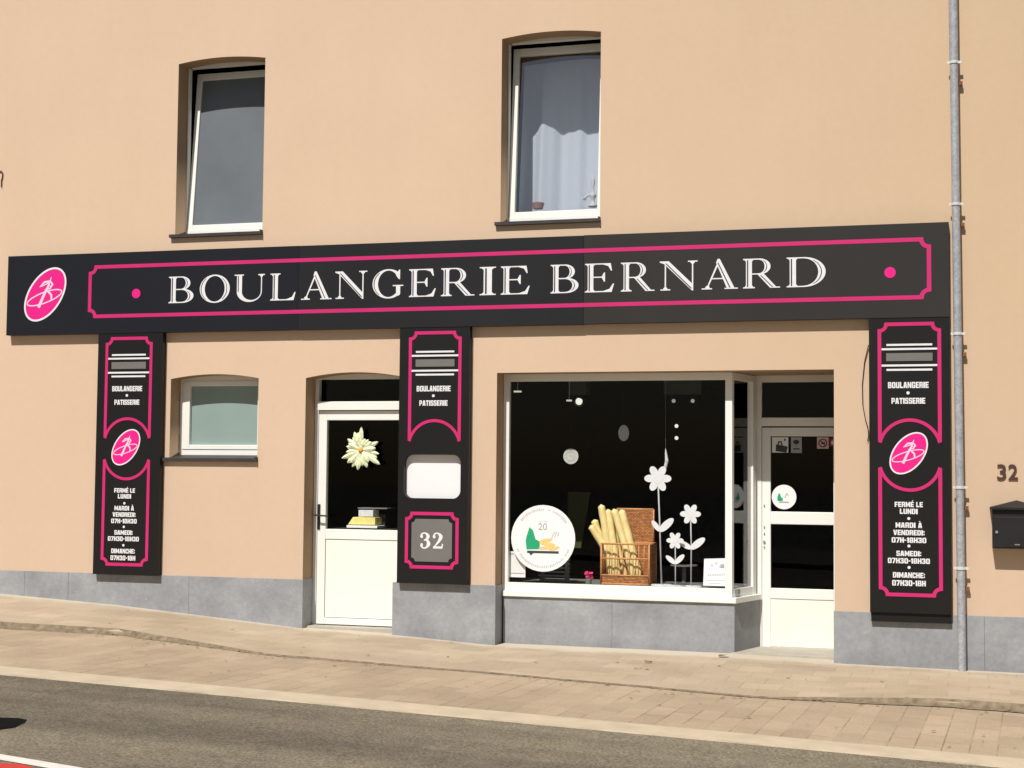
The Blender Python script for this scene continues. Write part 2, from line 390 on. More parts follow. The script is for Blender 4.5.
# heavy block capitals for the small sign text: (width, rectangles or outlines) in a unit cell
V_ = .36; H_ = .215
def _r(*q): return [[(a, b), (c, b), (c, d), (a, d)] for a, b, c, d in q]
BF = {
 'I': (.40, _r((0, 0, 1, 1))), 'L': (.74, _r((0, 0, .42, 1), (.42, 0, 1, .24))), '-': (.42, _r((0, .38, 1, .60))), ':': (.26, _r((0, .05, 1, .32), (0, .55, 1, .82))), ' ': (.38, []),
 'E': (.78, _r((0, 0, .42, 1), (.42, 0, 1, H_), (.42, .39, .92, .60), (.42, 1-H_, 1, 1))), 'F': (.76, _r((0, 0, .42, 1), (.42, .38, .9, .60), (.42, 1-H_, 1, 1))),
 'H': (.86, _r((0, 0, V_, 1), (1-V_, 0, 1, 1), (V_, .39, 1-V_, .61))), 'T': (.82, _r((0, .76, 1, 1), (.31, 0, .69, .76))), 'U': (.86, _r((0, .12, V_, 1), (1-V_, .12, 1, 1), (.08, 0, .92, H_))),
 'O': (.88, _r((0, .12, V_, .88), (1-V_, .12, 1, .88), (.08, 0, .92, .2), (.08, .8, .92, 1))), '0': (.86, _r((0, .12, V_, .88), (1-V_, .12, 1, .88), (.08, 0, .92, .2), (.08, .8, .92, 1))),
 'D': (.86, _r((0, 0, V_, 1), (V_, 0, .86, .2), (V_, .8, .86, 1), (1-V_, .12, 1, .88))), 'C': (.82, _r((0, .12, V_, .88), (.08, 0, .92, .2), (.08, .8, .92, 1), (.64, .62, 1, .88), (.64, .12, 1, .36))),
 'G': (.88, _r((0, .12, V_, .88), (.08, 0, .92, .2), (.08, .8, .92, 1), (.64, .66, 1, .88), (.64, .1, 1, .50), (.5, .40, 1, .54))),
 'B': (.86, _r((0, 0, V_, 1), (V_, 0, .9, .2), (V_, .41, .9, .59), (V_, .8, .88, 1), (.66, .12, 1, .46), (.64, .55, .97, .88))), '8': (.84, _r((0, .1, V_, .45), (.04, .55, V_, .9), (.08, 0, .92, .19), (.08, .42, .92, .58), (.1, .81, .9, 1), (.64, .1, 1, .45), (.64, .55, .96, .9))),
 'P': (.82, _r((0, 0, V_, 1), (V_, .32, .88, .52), (V_, .8, .88, 1), (.64, .42, 1, .88))), 'R': (.86, _r((0, 0, V_, 1), (V_, .38, .86, .56), (V_, .8, .88, 1), (.64, .47, .98, .9)) + [[(.64, 0), (1, 0), (.95, .42), (.60, .42)]]),
 'S': (.80, _r((0, .52, .38, .88), (.62, .12, 1, .50), (.06, 0, .92, .2), (.08, .8, .94, 1), (.1, .41, .9, .60), (0, .08, .34, .30), (.66, .70, 1, .92))), '3': (.80, _r((.62, .1, 1, .48), (.60, .54, .97, .9), (.06, 0, .92, .2), (.08, .8, .9, 1), (.30, .41, .85, .60), (0, .08, .34, .32), (0, .68, .34, .92))),
 '1': (.50, _r((.3, 0, 1, 1)) + [[(0, .68), (.3, .72), (.3, 1), (.12, .84)]]), '7': (.78, _r((0, .78, 1, 1)) + [[(.15, 0), (.55, 0), (1, .78), (.60, .78)]]),
 'A': (.92, [[(0, 0), (.37, 0), (.46, .5), (.5, .82), (.5, 1), (.24, 1)], [(.63, 0), (1, 0), (.76, 1), (.5, 1), (.5, .82), (.54, .5)], [(.35, .18), (.65, .18), (.6, .38), (.4, .38)]]),
 'V': (.92, [[(0, 1), (.37, 1), (.5, .32), (.5, 0), (.28, 0)], [(1, 1), (.63, 1), (.5, .32), (.5, 0), (.72, 0)]]),
 'N': (.90, _r((0, 0, .32, 1), (.68, 0, 1, 1)) + [[(.32, 1), (.32, .55), (.68, 0), (.68, .45)]]), 'M': (1.10, _r((0, 0, .28, 1), (.72, 0, 1, 1)) + [[(.28, 1), (.28, .5), (.5, .05), (.5, .5)], [(.72, 1), (.72, .5), (.5, .05), (.5, .5)]]),
}
def block(bm, s, x0, x1, z0, z1, Y):
    """block capitals fitted into the rectangle; accents sit above it"""
    gap = .10; base = {'É': 'E', 'À': 'A'}; tot = sum(BF[base.get(c, c)][0] for c in s)+gap*(len(s)-1); k = (x1-x0)/tot; h = z1-z0; x = x0; j = 0
    for c in s:
        w, P = BF[base.get(c, c)]
        for q in P:
            j += 1; poly(bm, [(x+a*w*k, z0+b*h) for a, b in q], Y-.0002*(j % 5))
        if c == 'É': poly(bm, [(x+.4*w*k, z1+.08*h), (x+.62*w*k, z1+.08*h), (x+.85*w*k, z1+.32*h), (x+.55*w*k, z1+.32*h)], Y)
        if c == 'À': poly(bm, [(x+.4*w*k, z1+.08*h), (x+.62*w*k, z1+.08*h), (x+.48*w*k, z1+.32*h), (x+.18*w*k, z1+.32*h)], Y)
        x += (w+gap)*k

# ------------------------------------------------------------------ the ground
Z_BASE = [(-30, 1.1), (-9.34, .30), (-8.0, .229), (-6.42, .108), (-6.04, .075), (-5.11, .052), (-4.12, -.010), (-1.97, -.015), (-1.1, -.036), (-.1, -.047), (.44, -.05), (30, -.9)]
STEP = [(-30, -1.7, 1.05, .06), (-8.2, -1.62, .20, .05), (-7.08, -1.48, .165, .045), (-5.5, -1.87, .065, .012), (-3.29, -1.95, .0, .006), (-1.4, -2.15, -.045, .008), (-.205, -1.97, -.023, .045), (.365, -2.0, -.03, .05), (30, -2.1, -.95, .08)]
def zk(x): return -.0975-.0335*x if x > -12 else .3045-.045*(x+12)
xs = [-30, -22, -16, -12, -10.5]+[-9.5+i*.25 for i in range(46)]+[2.5, 4, 7, 12, 20, 30]
def loft(name, rows_fn, mat, label=None):
    """rows_fn(x) -> list of (y, z) across the street"""
    bm = B(); prev = None
    for x in xs:
        ring = [bm.verts.new((x, y, z)) for y, z in rows_fn(x)]
        if prev:
            for i in range(len(ring)-1): bm.faces.new((prev[i], prev[i+1], ring[i+1], ring[i]))
        prev = ring
    bmesh.ops.recalc_face_normals(bm, faces=bm.faces)
    for f in bm.faces:
        f.normal_update()
        if f.normal.z < 0: f.normal_flip()
    o = obj(name, bm, mat); o['kind'] = 'structure'; return o
def wob(x, s): return .006*math.sin(x*5.1+s)+.004*math.sin(x*13.7+s*2)
def rows_pav(x):
    zb = interp(Z_BASE, x)[0]; sy, sz, sh = interp(STEP, x); sy += wob(x, 1)
    return [(1.2, zb+.01), (0, zb), (sy*.5, (zb+sz)/2+.004), (sy+.02, sz+.001), (sy-.005, sz-sh*.35), (sy-.012, sz-sh-.02)]
def rows_strip(x):
    sy, sz, sh = interp(STEP, x); sy += wob(x, 1); k = zk(x)
    return [(sy+.15, sz-sh), (sy-.3, sz-sh+(k-sz+sh)*.2), (-3.0, (sz-sh)*.38+k*.62), (-3.755, k)]
loft('pavement', rows_pav, M_pav1); loft('paved_strip', rows_strip, M_pav2)
loft('gutter', lambda x: [(-3.745, zk(x)+.006), (-3.755+wob(x, 2)*.3, zk(x)+.006), (-3.985+wob(x, 5)*.6, zk(x)-.006), (-3.99, zk(x)-.03)], M_conc)
loft('road', lambda x: [(-3.90, zk(x)-.016), (-4.3, zk(x)-.016), (-6, zk(x)+.0), (-8, zk(x)+.02), (-11.4, zk(x)-.02)], M_asph)
M_pav3 = pmat('opposite_concrete', (.14, .13, .11), .9, .15, 2)
loft('opposite_pavement', lambda x: [(-11.4, zk(x)-.06), (-11.4, zk(x)+.06), (-15.5, zk(x)+.10), (-16, zk(x)-.3)], M_pav3)
# grime in the angle of the low step, thin where the step runs out
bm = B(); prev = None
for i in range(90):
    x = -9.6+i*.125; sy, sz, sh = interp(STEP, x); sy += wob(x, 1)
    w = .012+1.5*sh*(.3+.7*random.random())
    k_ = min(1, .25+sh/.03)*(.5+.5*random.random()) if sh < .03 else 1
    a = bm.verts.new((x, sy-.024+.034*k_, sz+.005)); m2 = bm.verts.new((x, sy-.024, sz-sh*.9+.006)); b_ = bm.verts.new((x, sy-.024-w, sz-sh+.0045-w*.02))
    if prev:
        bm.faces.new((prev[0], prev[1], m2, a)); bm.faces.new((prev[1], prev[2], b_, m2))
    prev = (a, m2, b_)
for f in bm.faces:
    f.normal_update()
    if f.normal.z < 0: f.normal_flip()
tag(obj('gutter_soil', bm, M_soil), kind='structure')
bm = B(); N = 12
g = [[bm.verts.new((-300+600*i/N, -400+800*j/N, -.16-1.2*min(1, abs(-300+600*i/N)/40)-(.0 if abs(-300+600*i/N) > 40 else 0))) for j in range(N+1)] for i in range(N+1)]
for i in range(N):
    for j in range(N): bm.faces.new((g[i][j], g[i+1][j], g[i+1][j+1], g[i][j+1]))
for v in bm.verts: v.co.z -= 1.0
tag(obj('ground', bm, M_ground), kind='structure')

def road_z(x, y):
    k = zk(x)
    return interp([(-11.4, k-.02), (-8, k+.02), (-6, k+.0), (-4.3, k-.016), (-3.9, k-.016)], y)[0]
def road_patch(name, pts, mat, lift=.004):
    bm = B(); vs = [bm.verts.new((x, y, road_z(x, y)+lift)) for x, y in pts]
    f = bm.faces.new(vs); f.normal_update()
    if f.normal.z < 0: f.normal_flip()
    bmesh.ops.triangulate(bm, faces=[f]); o = obj(name, bm, mat); o['kind'] = 'structure'; return o
road_patch('white_road_line', [(-7, -6.0), (-4.85, -6.405), (-2.9, -6.77), (-2.9, -6.885), (-4.755, -6.535), (-7, -6.11)], M_mark)
road_patch('red_road_paint', [(-4.69, -6.60), (-4.60, -6.575), (-4.48, -6.63), (-4.42, -6.75), (-4.4, -7.2), (-5.1, -7.2)], M_red)
road_patch('tar_patch', [(-6.4, -5.47), (-5.6, -5.475), (-5.49, -5.465), (-5.40, -5.43), (-5.33, -5.45), (-5.29, -5.53), (-5.24, -5.70), (-5.27, -5.80), (-5.5, -5.86), (-6.4, -5.9)], M_roadshadow)  # dark patch painting in the shadow of something out of view
# leaf litter, grit and flattened chewing gum by the kerb
bm = B()
def flat_blob(bm, x, y, r, z, n=7):
    vs = [bm.verts.new((x+r*(1+.5*random.random())*math.cos(2*PI*k/n)*1.4, y+r*(1+.5*random.random())*math.sin(2*PI*k/n), z+random.random()*.006)) for k in range(n)]
    bm.faces.new(vs)
def surf_z(x, y):
    if y > interp(STEP, x)[0]:
        zb = interp(Z_BASE, x)[0]; sy, sz, sh = interp(STEP, x); return zb+(sz-zb)*(y/sy)
    sy, sz, sh = interp(STEP, x); return sz-sh+(zk(x)-sz+sh)*((y-sy)/(-3.755-sy))
for _ in range(170):
    x = random.uniform(-9, 1.2); y = random.uniform(-3.6, -.1)
    if random.random() < .55:
        sy = interp(STEP, x)[0]; y = sy-.03-abs(random.gauss(0, .12))
    flat_blob(bm, x, y, random.uniform(.004, .011), surf_z(x, y)+.008)
tag(obj('dirt_specks', bm, M_soil), kind='stuff', label='small dark specks of dirt scattered over the pavers', cat='dirt')

# ------------------------------------------------------------------ the building
bld = thing('bakery_building', (-4, 0, 0), 'peach rendered bakery house with grey stone plinth and white windows', 'building')
def arch(x0, x1, z0, zs, zc, n=14):
    """opening outline with a flat segmental head"""
    pts = [(x0, z0), (x1, z0)]
    for k in range(n+1):
        t = k/n; pts.append((x1+(x0-x1)*t, zs+(zc-zs)*(1-(2*t-1)**2)))
    return pts
OP = {'w1': (-7.456, -6.515, 3.86, 5.572, 5.610), 'w2': (-4.107, -3.165, 3.855, 5.580, 5.618), 'w3': (-7.467, -6.524, 1.67, 2.445, 2.488), 'd1': (-6.030, -5.030, -1.15, 2.442, 2.492)}
WT = .27
cu = bpy.data.curves.new('wallc', 'CURVE'); cu.dimensions = '2D'; cu.fill_mode = 'BOTH'
def spl(pts):
    s = cu.splines.new('POLY'); s.points.add(len(pts)-1)
    for p, (x, z) in zip(s.points, pts): p.co = (x, z, 0, 1)
    s.use_cyclic_u = True
XR = 9.0; XL = -20.0; ZT = 8.2
spl([(XL, -1.2), (XR, -1.2), (XR, ZT), (XL, ZT)])
for k in OP: spl(arch(*OP[k]))
spl([(-4.125, -1.15), (-1.09, -1.15), (-1.09, 2.472), (-4.125, 2.472)])
cu.extrude = WT/2
tmp = bpy.data.objects.new('wallc', cu); COL.objects.link(tmp)
me = bpy.data.meshes.new_from_object(tmp.evaluated_get(bpy.context.evaluated_depsgraph_get()))
bpy.data.objects.remove(tmp)
bm = B(); bm.from_mesh(me)
for v in bm.verts: v.co = Vector((v.co.x, v.co.z+WT/2, v.co.y))
bmesh.ops.recalc_face_normals(bm, faces=bm.faces)
for f in bm.faces:
    f.normal_update(); c_ = f.calc_center_median()
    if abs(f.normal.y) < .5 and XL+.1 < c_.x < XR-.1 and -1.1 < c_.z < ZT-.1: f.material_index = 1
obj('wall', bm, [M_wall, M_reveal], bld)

# stone plinth in slabs
def slabs(x0, x1, ztop, joints, y0=-.012, y1=.262):
    bm = B(); e = sorted([x0]+[j for j in joints if x0 < j < x1]+[x1])
    for a, b in zip(e, e[1:]):
        box(bm, a+(.0007 if a != x0 else 0), b-(.0007 if b != x1 else 0), y0+random.uniform(0, .002), y1, -1.1, ztop)
    return bm
obj('plinth', slabs(XL, -6.022, .533, [-19, -17.9, -16.8, -15.7, -14.6, -13.4, -12.2, -11.2, -10.1, -9.05, -8.55, -7.22]), M_stone, bld, bevel=.002)
obj('plinth', slabs(-5.118, -4.117, .533, [], y1=.205), M_stone, bld, bevel=.002)
obj('plinth', slabs(-1.098, XR, .405, [.13, 1.2, 2.3, 3.4, 4.5, 5.6, 6.7, 7.8]), M_stone, bld, bevel=.002)
# stone stall riser under the display window, with its splayed return
RU = Vector((.152, .56, 0)); RU.normalize(); RN = Vector((RU.y, -RU.x, 0))      # along the return, and out of it
bm = B()
pts = [Vector((-4.105, .195, -1.1)), Vector((-3.08, .195, -1.1)), Vector((-3.08, .5, -1.1)), Vector((-4.105, .5, -1.1))]
prism(bm, pts, Vector((0, 0, 0)), Vector((0, 0, 1.522)))
c0 = Vector((-1.974, .195, -1.1)); c1 = c0+RU*.585
pts = [Vector((-3.079, .196, -1.1)), c0, c1, Vector((c1.x-.3, c1.y, -1.1)), Vector((-3.077, .5, -1.1))]
prism(bm, pts, Vector((0, 0, 0)), Vector((0, 0, 1.522)))
obj('stall_riser', bm, M_stone, bld, bevel=.002)
# recess side wall, soffit and threshold
bm = B()
box(bm, -1.0, -.93, .272, .85, -.8, 2.6); box(bm, -1.985, -.93, .272, .85, 2.474, 2.6)
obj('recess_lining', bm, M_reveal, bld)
bm = B(); box(bm, -2.0, -1.0, .19, .95, -.5, -.004)
obj('threshold', bm, M_thr, bld, bevel=.004)
bm = B(); box(bm, -6.02, -5.12, .07, .217, -.4, .092)
obj('threshold', bm, M_thr, bld, bevel=.004)

# dark rooms behind the openings
def room(x0, x1, y0, y1, z0, z1, bm):
    vs = box(bm, x0, x1, y0, y1, z0, z1)
    f = [f for f in {f for v in vs for f in v.link_faces} if abs(f.calc_center_median().y-y0) < 1e-5]
    bmesh.ops.delete(bm, geom=f, context='FACES_ONLY')
bm = B()
room(-7.9, -6.1, .268, 2.6, 3.3, 6.0, bm); room(-4.6, -2.7, .268, 2.6, 3.3, 6.0, bm)
room(-7.9, -6.3, .268, 2.4, 1.0, 2.8, bm); room(-6.2, -4.6, .268, 3.0, -.3, 2.8, bm)
room(-4.5, -.90, .268, 5.2, -.3, 2.62, bm)
obj('interior_wall', bm, M_room, bld)

def ledge(x0, x1, z, mat=M_ledge, ov=.042, par=None):
    bm = B()
    pts = [Vector((x0, -ov, z-.030)), Vector((x0, -ov, z)), Vector((x0, .2, z+.036)), Vector((x0, .2, z-.01)), Vector((x0, .001, z-.032))]
    prism(bm, pts, Vector((x0, 0, 0)), Vector((x1, 0, 0)))
    box(bm, x1-.012, x1+.002, -ov-.003, .0, z-.03, z+.014)
    return obj('sill', bm, mat, par)
def tilt_box(bm, x0, x1, h0, h1, d0, d1, py, pz, th):
    """box in the plane of a tilted sash: h up the sash, d into the room"""
    vs = box(bm, x0, x1, d0, d1, h0, h1)
    for v in vs:
        d, h = v.co.y, v.co.z
        v.co.y = py+h*math.sin(th)+d*math.cos(th); v.co.z = pz+h*math.cos(th)-d*math.sin(th)
def upper_window(key, th, pane_mat, stile=.057):
    x0, x1, z0, zs, zc = OP[key]
    bm = B()
    ringbox(bm, x0+.002, x1-.002, .195, .255, z0+.038, zs+.08, .012, .012, .04, .075)
    w = obj('window', bm, M_upvc, bld, bevel=.003)
    ledge(x0-.045, x1+.004, z0+.006, par=w)
    bm = B(); a, b = x0+.018, x1-.018; H = zs-z0-.085
    for (xx0, xx1, h0, h1) in ((a, a+stile, 0, H), (b-stile, b, 0, H), (a+stile, b-stile, 0, .055), (a+stile, b-stile, H-.07, H)):
        tilt_box(bm, xx0, xx1, h0, h1, 0, .05, .20, z0+.078, th)
    obj('sash', bm, M_upvc, w, bevel=.004)
    bm = B(); tilt_box(bm, a+stile-.01, b-stile+.01, .045, H-.06, .018, .022, .20, z0+.078, th)
    obj('pane', bm, pane_mat, w)
    return w
M_frost = pmat('frosted_grey_glass', (.130, .150, .172), .4, .10, 2.2, spec=.35)
M_frost2 = pmat('frosted_green_glass', (.25, .335, .315), .4, .05, 2.2, spec=.4)
upper_window('w1', R(5.4), M_frost)
upper_window('w2', R(4.2), glass_mat('reflective_glass', .16))
# small fixed window
x0, x1, z0, zs, zc = OP['w3']
bm = B(); ringbox(bm, x0+.004, x1-.004, .185, .25, z0+.012, zs+.05, .03, .03, .075, .08)
w3 = obj('window', bm, M_upvc, bld, bevel=.003)
ledge(x0-.055, x1+.004, z0+.002, par=w3)
bm = B(); ringbox(bm, x0+.036, x1-.036, .178, .235, z0+.09, zs-.012, .078, .058, .045, .050)
obj('sash', bm, M_upvc, w3, bevel=.004)
bm = B(); box(bm, x0+.10, x1-.10, .215, .222, z0+.12, zs-.06); obj('pane', bm, M_frost2, w3)

# ---- private door with daisy
bm = B()
box(bm, -6.028, -5.990, .218, .285, .06, 2.50); box(bm, -5.070, -5.032, .218, .285, .06, 2.50)
box(bm, -5.990, -5.070, .190, .285, 2.143, 2.226); box(bm, -5.990, -5.070, .218, .285, 2.44, 2.5)
d1 = obj('door', bm, M_upvc, bld, bevel=.003)
bm = B(); box(bm, -5.99, -5.07, .245, .25, 2.222, 2.445); obj('transom_pane', bm, M_glass, d1)
bm = B()
box(bm, -5.985, -5.902, .222, .275, .098, 2.137); box(bm, -5.150, -5.074, .222, .275, .098, 2.137)
box(bm, -5.902, -5.150, .222, .275, 2.047, 2.137); box(bm, -5.902, -5.150, .222, .275, .908, 1.004)
box(bm, -5.902, -5.150, .222, .275, .098, .160)
obj('leaf_frame', bm, M_upvc, d1, bevel=.004)
bm = B(); box(bm, -5.897, -5.155, .229, .262, .165, .903); obj('lower_panel', bm, M_upvc2, d1, bevel=.003)
bm = B(); box(bm, -5.91, -5.145, .248, .252, 1.0, 2.052); obj('pane', bm, M_glass, d1)
bm = B()
box(bm, -5.966, -5.940, .212, .2225, .995, 1.235)
tube(bm, [(-5.953, .213, 1.130), (-5.953, .165, 1.130), (-5.94, .155, 1.129), (-5.83, .155, 1.125)], .0085, 8)
tube(bm, [(-5.953, .213, 1.06), (-5.953, .203, 1.06)], .011, 10)
tube(bm, [(-5.985, .21, 1.13), (-6.00, .205, 1.13)], .006, 8)
bmesh.ops.translate(bm, verts=bm.verts, vec=(-.016, 0, .005))
obj('handle', bm, M_black, d1, smooth=False)

# ---- display window frame
bm = B()
box(bm, -4.122, -4.066, .203, .262, .424, 2.472)
box(bm, -4.066, -2.058, .203, .262, 2.404, 2.472)
box(bm, -4.066, -2.058, .203, .262, .475, .549)
box(bm, -2.058, -1.995, .203, .262, .475, 2.471)
def ret_box(bm, u0, u1, n0, n1, z0, z1, o=Vector((-1.995, .203, 0))):
    vs = box(bm, 0, 1, 0, 1, z0, z1)
    for v in vs:
        u = u0+(u1-u0)*v.co.x; n = n0+(n1-n0)*v.co.y
        p = o+RU*u-RN*n; v.co.x = p.x; v.co.y = p.y
ret_box(bm, .045, .47, .0, .05, 2.406, 2.470); ret_box(bm, .045, .47, 0, .05, .477, .547)
ret_box(bm, .47, .54, -.002, .055, .427, 2.469); ret_box(bm, 0.002, .045, .002, .04, .477, 2.469)
sw = obj('display_window', bm, M_upvc, bld, bevel=.003)
bm = B()
prism(bm, [Vector((-4.108, .172, .424)), Vector((-1.958, .172, .424)), Vector((-1.958, .172, .424))+RU*.575, Vector((-1.958, .172, .424))+RU*.575-Vector((.07, 0, 0)), Vector((-2.03, .262, .424)), Vector((-4.108, .262, .424))], Vector((0, 0, 0)), Vector((0, 0, .05)))
obj('sill', bm, M_upvc, sw, bevel=.005)
bm = B(); box(bm, -4.07, -2.05, .226, .232, .545, 2.408); obj('pane', bm, M_glass, sw)
bm = B(); ret_box(bm, .04, .475, .02, .026, .543, 2.41); obj('pane', bm, M_glass, sw)
bm = B(); box(bm, -4.12, -1.95, .262, 1.05, .50, .540); obj('display_shelf', bm, M_shelf, sw)

# ---- shop door in the recess
DY = .765
def D(px, py): return at(px, py, DY)
bm = B()
xl = D(757, 500).x-.02; xs0 = D(762, 500).x; xg = D(770.6, 500).x; XE = -1.0
zt = D(790, 382).z; zb0 = D(790, 417.6).z; zb1 = D(790, 426.6).z
box(bm, xl, xs0-.003, DY, DY+.06, -.02, 2.475); box(bm, XE-.06, XE, DY, DY+.06, -.02, 2.475)
box(bm, xs0-.003, XE-.06, DY, DY+.06, zt, 2.475); box(bm, xs0-.003, XE-.06, DY, DY+.06, zb1+.004, zb0)
d2 = obj('door', bm, M_upvc, bld, bevel=.003)
bm = B(); box(bm, xs0-.01, XE-.05, DY+.025, DY+.03, zb0-.004, zt+.004); obj('transom_pane', bm, M_glass, d2)
bm = B(); zz = [D(800, y).z for y in (427.5, 436.3, 512, 524.6, 589, 599.5, 650)]
box(bm, xs0, xg, DY+.004, DY+.05, zz[6], zz[0]); box(bm, XE-.16, XE-.065, DY+.004, DY+.05, zz[6], zz[0])
for a, b in ((zz[1], zz[0]), (zz[3], zz[2]), (zz[5], zz[4]), (zz[6], zz[6]+.02)): box(bm, xg, XE-.16, DY+.004, DY+.05, a, b)
obj('leaf_frame', bm, M_upvc, d2, bevel=.004)
bm = B(); box(bm, xg, XE-.16, DY+.010, DY+.04, zz[6]+.022, zz[5]-.004); obj('lower_panel', bm, M_upvc2, d2, bevel=.003)
bm = B(); box(bm, xg-.005, XE-.155, DY+.025, DY+.03, zz[2]-.004, zz[1]+.004); obj('pane', bm, M_glass, d2)
bm = B(); box(bm, xg-.005, XE-.155, DY+.025, DY+.03, zz[4]-.004, zz[3]+.004); obj('pane', bm, M_glass, d2)
for yy in (505, 526.5, 533, 541.5, 546.5):
    bm = B(); p = D(764.3, yy); tube(bm, [p+Vector((0, .004, 0)), p-Vector((0, .012, 0))], .006 if yy != 541.5 else .011, 8)
    obj('lock' if yy > 540 else 'screw', bm, M_steel, d2)

# ------------------------------------------------------------------ signs
T = .075
def notched(x0, x1, z0, z1, n, segs=5):
    """rectangle whose corners are scooped out"""
    out = []
    for cx, cz, a0 in ((x0, z1, 270), (x1, z1, 180), (x1, z0, 90), (x0, z0, 0)):
        arcp = [(cx+n*math.cos(R(a0+90*k/segs)), cz+n*math.sin(R(a0+90*k/segs))) for k in range(segs+1)]
        # order so that the outline runs clockwise
        out += arcp
    return out
def fix_notched(x0, x1, z0, z1, n, e=.018, segs=5):
    P = []
    def a(cx, cz, s, t, jog0, jog1):
        P.append(jog0)
        for k in range(segs+1):
            an = R(s+(t-s)*k/segs); P.append((cx+n*math.cos(an), cz+n*math.sin(an)))
        P.append(jog1)
    a(x0, z1, 270, 360, (x0, z1-n-e), (x0+n+e, z1)); a(x1, z1, 180, 270, (x1-n-e, z1), (x1, z1-n-e))
    a(x1, z0, 90, 180, (x1, z0+n+e), (x1-n-e, z0)); a(x0, z0, 0, 90, (x0+n+e, z0), (x0, z0+n+e))
    return P
def emblem(parent, cx, cz, s, Y):
    """tilted pink oval with pale rim; monogram and orbit line"""
    a, b, t = .122*s, .200*s, R(37)
    bm = B(); poly(bm, ell(cx, cz, a*.985, b*.985, t), Y); o = obj('emblem', bm, M_pink2, parent)
    bm = B(); ribbon(bm, ell(cx, cz, a, b, t), .0125*s, Y-.0012, closed=True); obj('rim', bm, M_white, o)
    bm = B()
    ox, oz = cx-.005*s, cz-.022*s
    ribbon(bm, ell(ox, oz, .036*s, .138*s, R(73)), .0085*s, Y-.0014, closed=True)
    st = [(.045, .115), (.02, .05), (-.012, -.01), (-.048, -.088)]
    ribbon(bm, [(cx+x*s, cz+z*s) for x, z in st], [.006*s, .016*s, .019*s, .023*s], Y-.0022)
    bw = [(-.035, .050), (.0, .083), (.045, .088), (.064, .066), (.045, .040), (.010, .030), (.03, .020), (.055, -.004), (.058, -.03), (.052, -.045)]
    ribbon(bm, [(cx+x*s-.008*s, cz+z*s) for x, z in bw], [.006*s, .014*s, .015*s, .012*s, .012*s, .009*s, .014*s, .015*s, .013*s, .005*s], Y-.0018)
    ribbon(bm, [(cx-.03*s, cz+.055*s), (cx+.02*s, cz+.075*s), (cx+.045*s, cz+.048*s)], .008*s, Y-.0026)
    obj('monogram', bm, M_pale, o)
    return o

# glyphs of the inline roman lettering: (kind, points) with kind 0 = white, 1 = dark inline; unit = capital height
def g_quad(x0, z0, x1, z1, k=0): return (k, [(x0, z0), (x1, z0), (x1, z1), (x0, z1)])
def g_stem(x, z0=0, z1=1, bot=True, top=True, s=.185):
    out = [g_quad(x, z0, x+s, z1)]
    br = .035
    if top: out += [g_quad(x-.09, .96, x+s+.09, 1), (0, [(x-.05, .961), (x, .90), (x, .961)]), (0, [(x+s, .90), (x+s+.05, .961), (x+s, .961)])]
    if bot: out += [g_quad(x-.09, 0, x+s+.09, .04), (0, [(x-.05, .039), (x, .039), (x, .10)]), (0, [(x+s, .039), (x+s+.05, .039), (x+s, .10)])]
    out += [g_quad(x+.034, max(z0, .0)+.05, x+.070, .95, 1)]
    return out
def g_band(cx, cz, ao, bo, ai, bi, a0, a1, icx=None, n=22, k=0):
    icx = cx if icx is None else icx
    P = [(cx+ao*math.cos(R(a0+(a1-a0)*i/n)), cz+bo*math.sin(R(a0+(a1-a0)*i/n))) for i in range(n+1)]
    Q = [(icx+ai*math.cos(R(a0+(a1-a0)*i/n)), cz+bi*math.sin(R(a0+(a1-a0)*i/n))) for i in range(n+1)]
    return (k, P+Q[::-1])
def g_ring(cx, cz, ao, bo, ai, bi, icx=None):
    return [g_band(cx, cz, ao, bo, ai, bi, 0, 180, icx), g_band(cx, cz, ao, bo, ai, bi, 180, 360, icx)]
G = {}
G['I'] = (.33, g_stem(.09))
G['B'] = (.97, g_stem(.09)+[g_quad(.24, .96, .5, 1), g_quad(.24, .49, .5, .53), g_quad(.24, 0, .53, .04), g_band(.5, .745, .34, .255, .16, .21, -90, 90), g_band(.53, .265, .44, .265, .225, .22, -90, 90),
      g_band(.5, .745, .235, .222, .212, .218, -50, 50, k=1), g_band(.53, .265, .315, .23, .29, .226, -50, 50, k=1)])
G['D'] = (1.14, g_stem(.09)+[g_quad(.24, .96, .5, 1), g_quad(.24, 0, .5, .04), g_band(.5, .5, .64, .5, .425, .455, -90, 90), g_band(.5, .5, .53, .472, .503, .468, -58, 58, k=1)])
G['O'] = (1.2, g_ring(.6, .5, .6, .53, .40, .48)+[g_band(.6, .5, .555, .51, .53, .505, 128, 232, k=1), g_band(.6, .5, .50, .50, .475, .495, -52, 52, k=1)])
G['U'] = (1.10, [g_quad(.09, .36, .275, 1), g_quad(0, .96, .34, 1), g_quad(.965, .36, 1.0, 1), g_quad(.86, .96, 1.10, 1), (0, [(.91, .961), (.965, .88), (1.0, .88), (1.05, .961)]),
      g_band(.545, .362, .455, .39, .345, .32, 180, 360, icx=.62), g_quad(.128, .36, .156, .95, 1)])
G['L'] = (.93, g_stem(.09)+[(0, [(.24, 0), (.86, 0), (.93, .30), (.895, .30), (.80, .12), (.60, .04), (.24, .04)])])
E_ = g_stem(.09)+[(0, [(.24, 1), (.84, 1), (.88, .74), (.845, .74), (.76, .90), (.58, .96), (.24, .96)]), (0, [(.24, 0), (.87, 0), (.95, .29), (.91, .29), (.80, .11), (.6, .04), (.24, .04)]),
      g_quad(.24, .50, .60, .54), (0, [(.62, .36), (.655, .36), (.655, .68), (.62, .68), (.55, .539), (.55, .501)])]
G['E'] = (.95, E_)
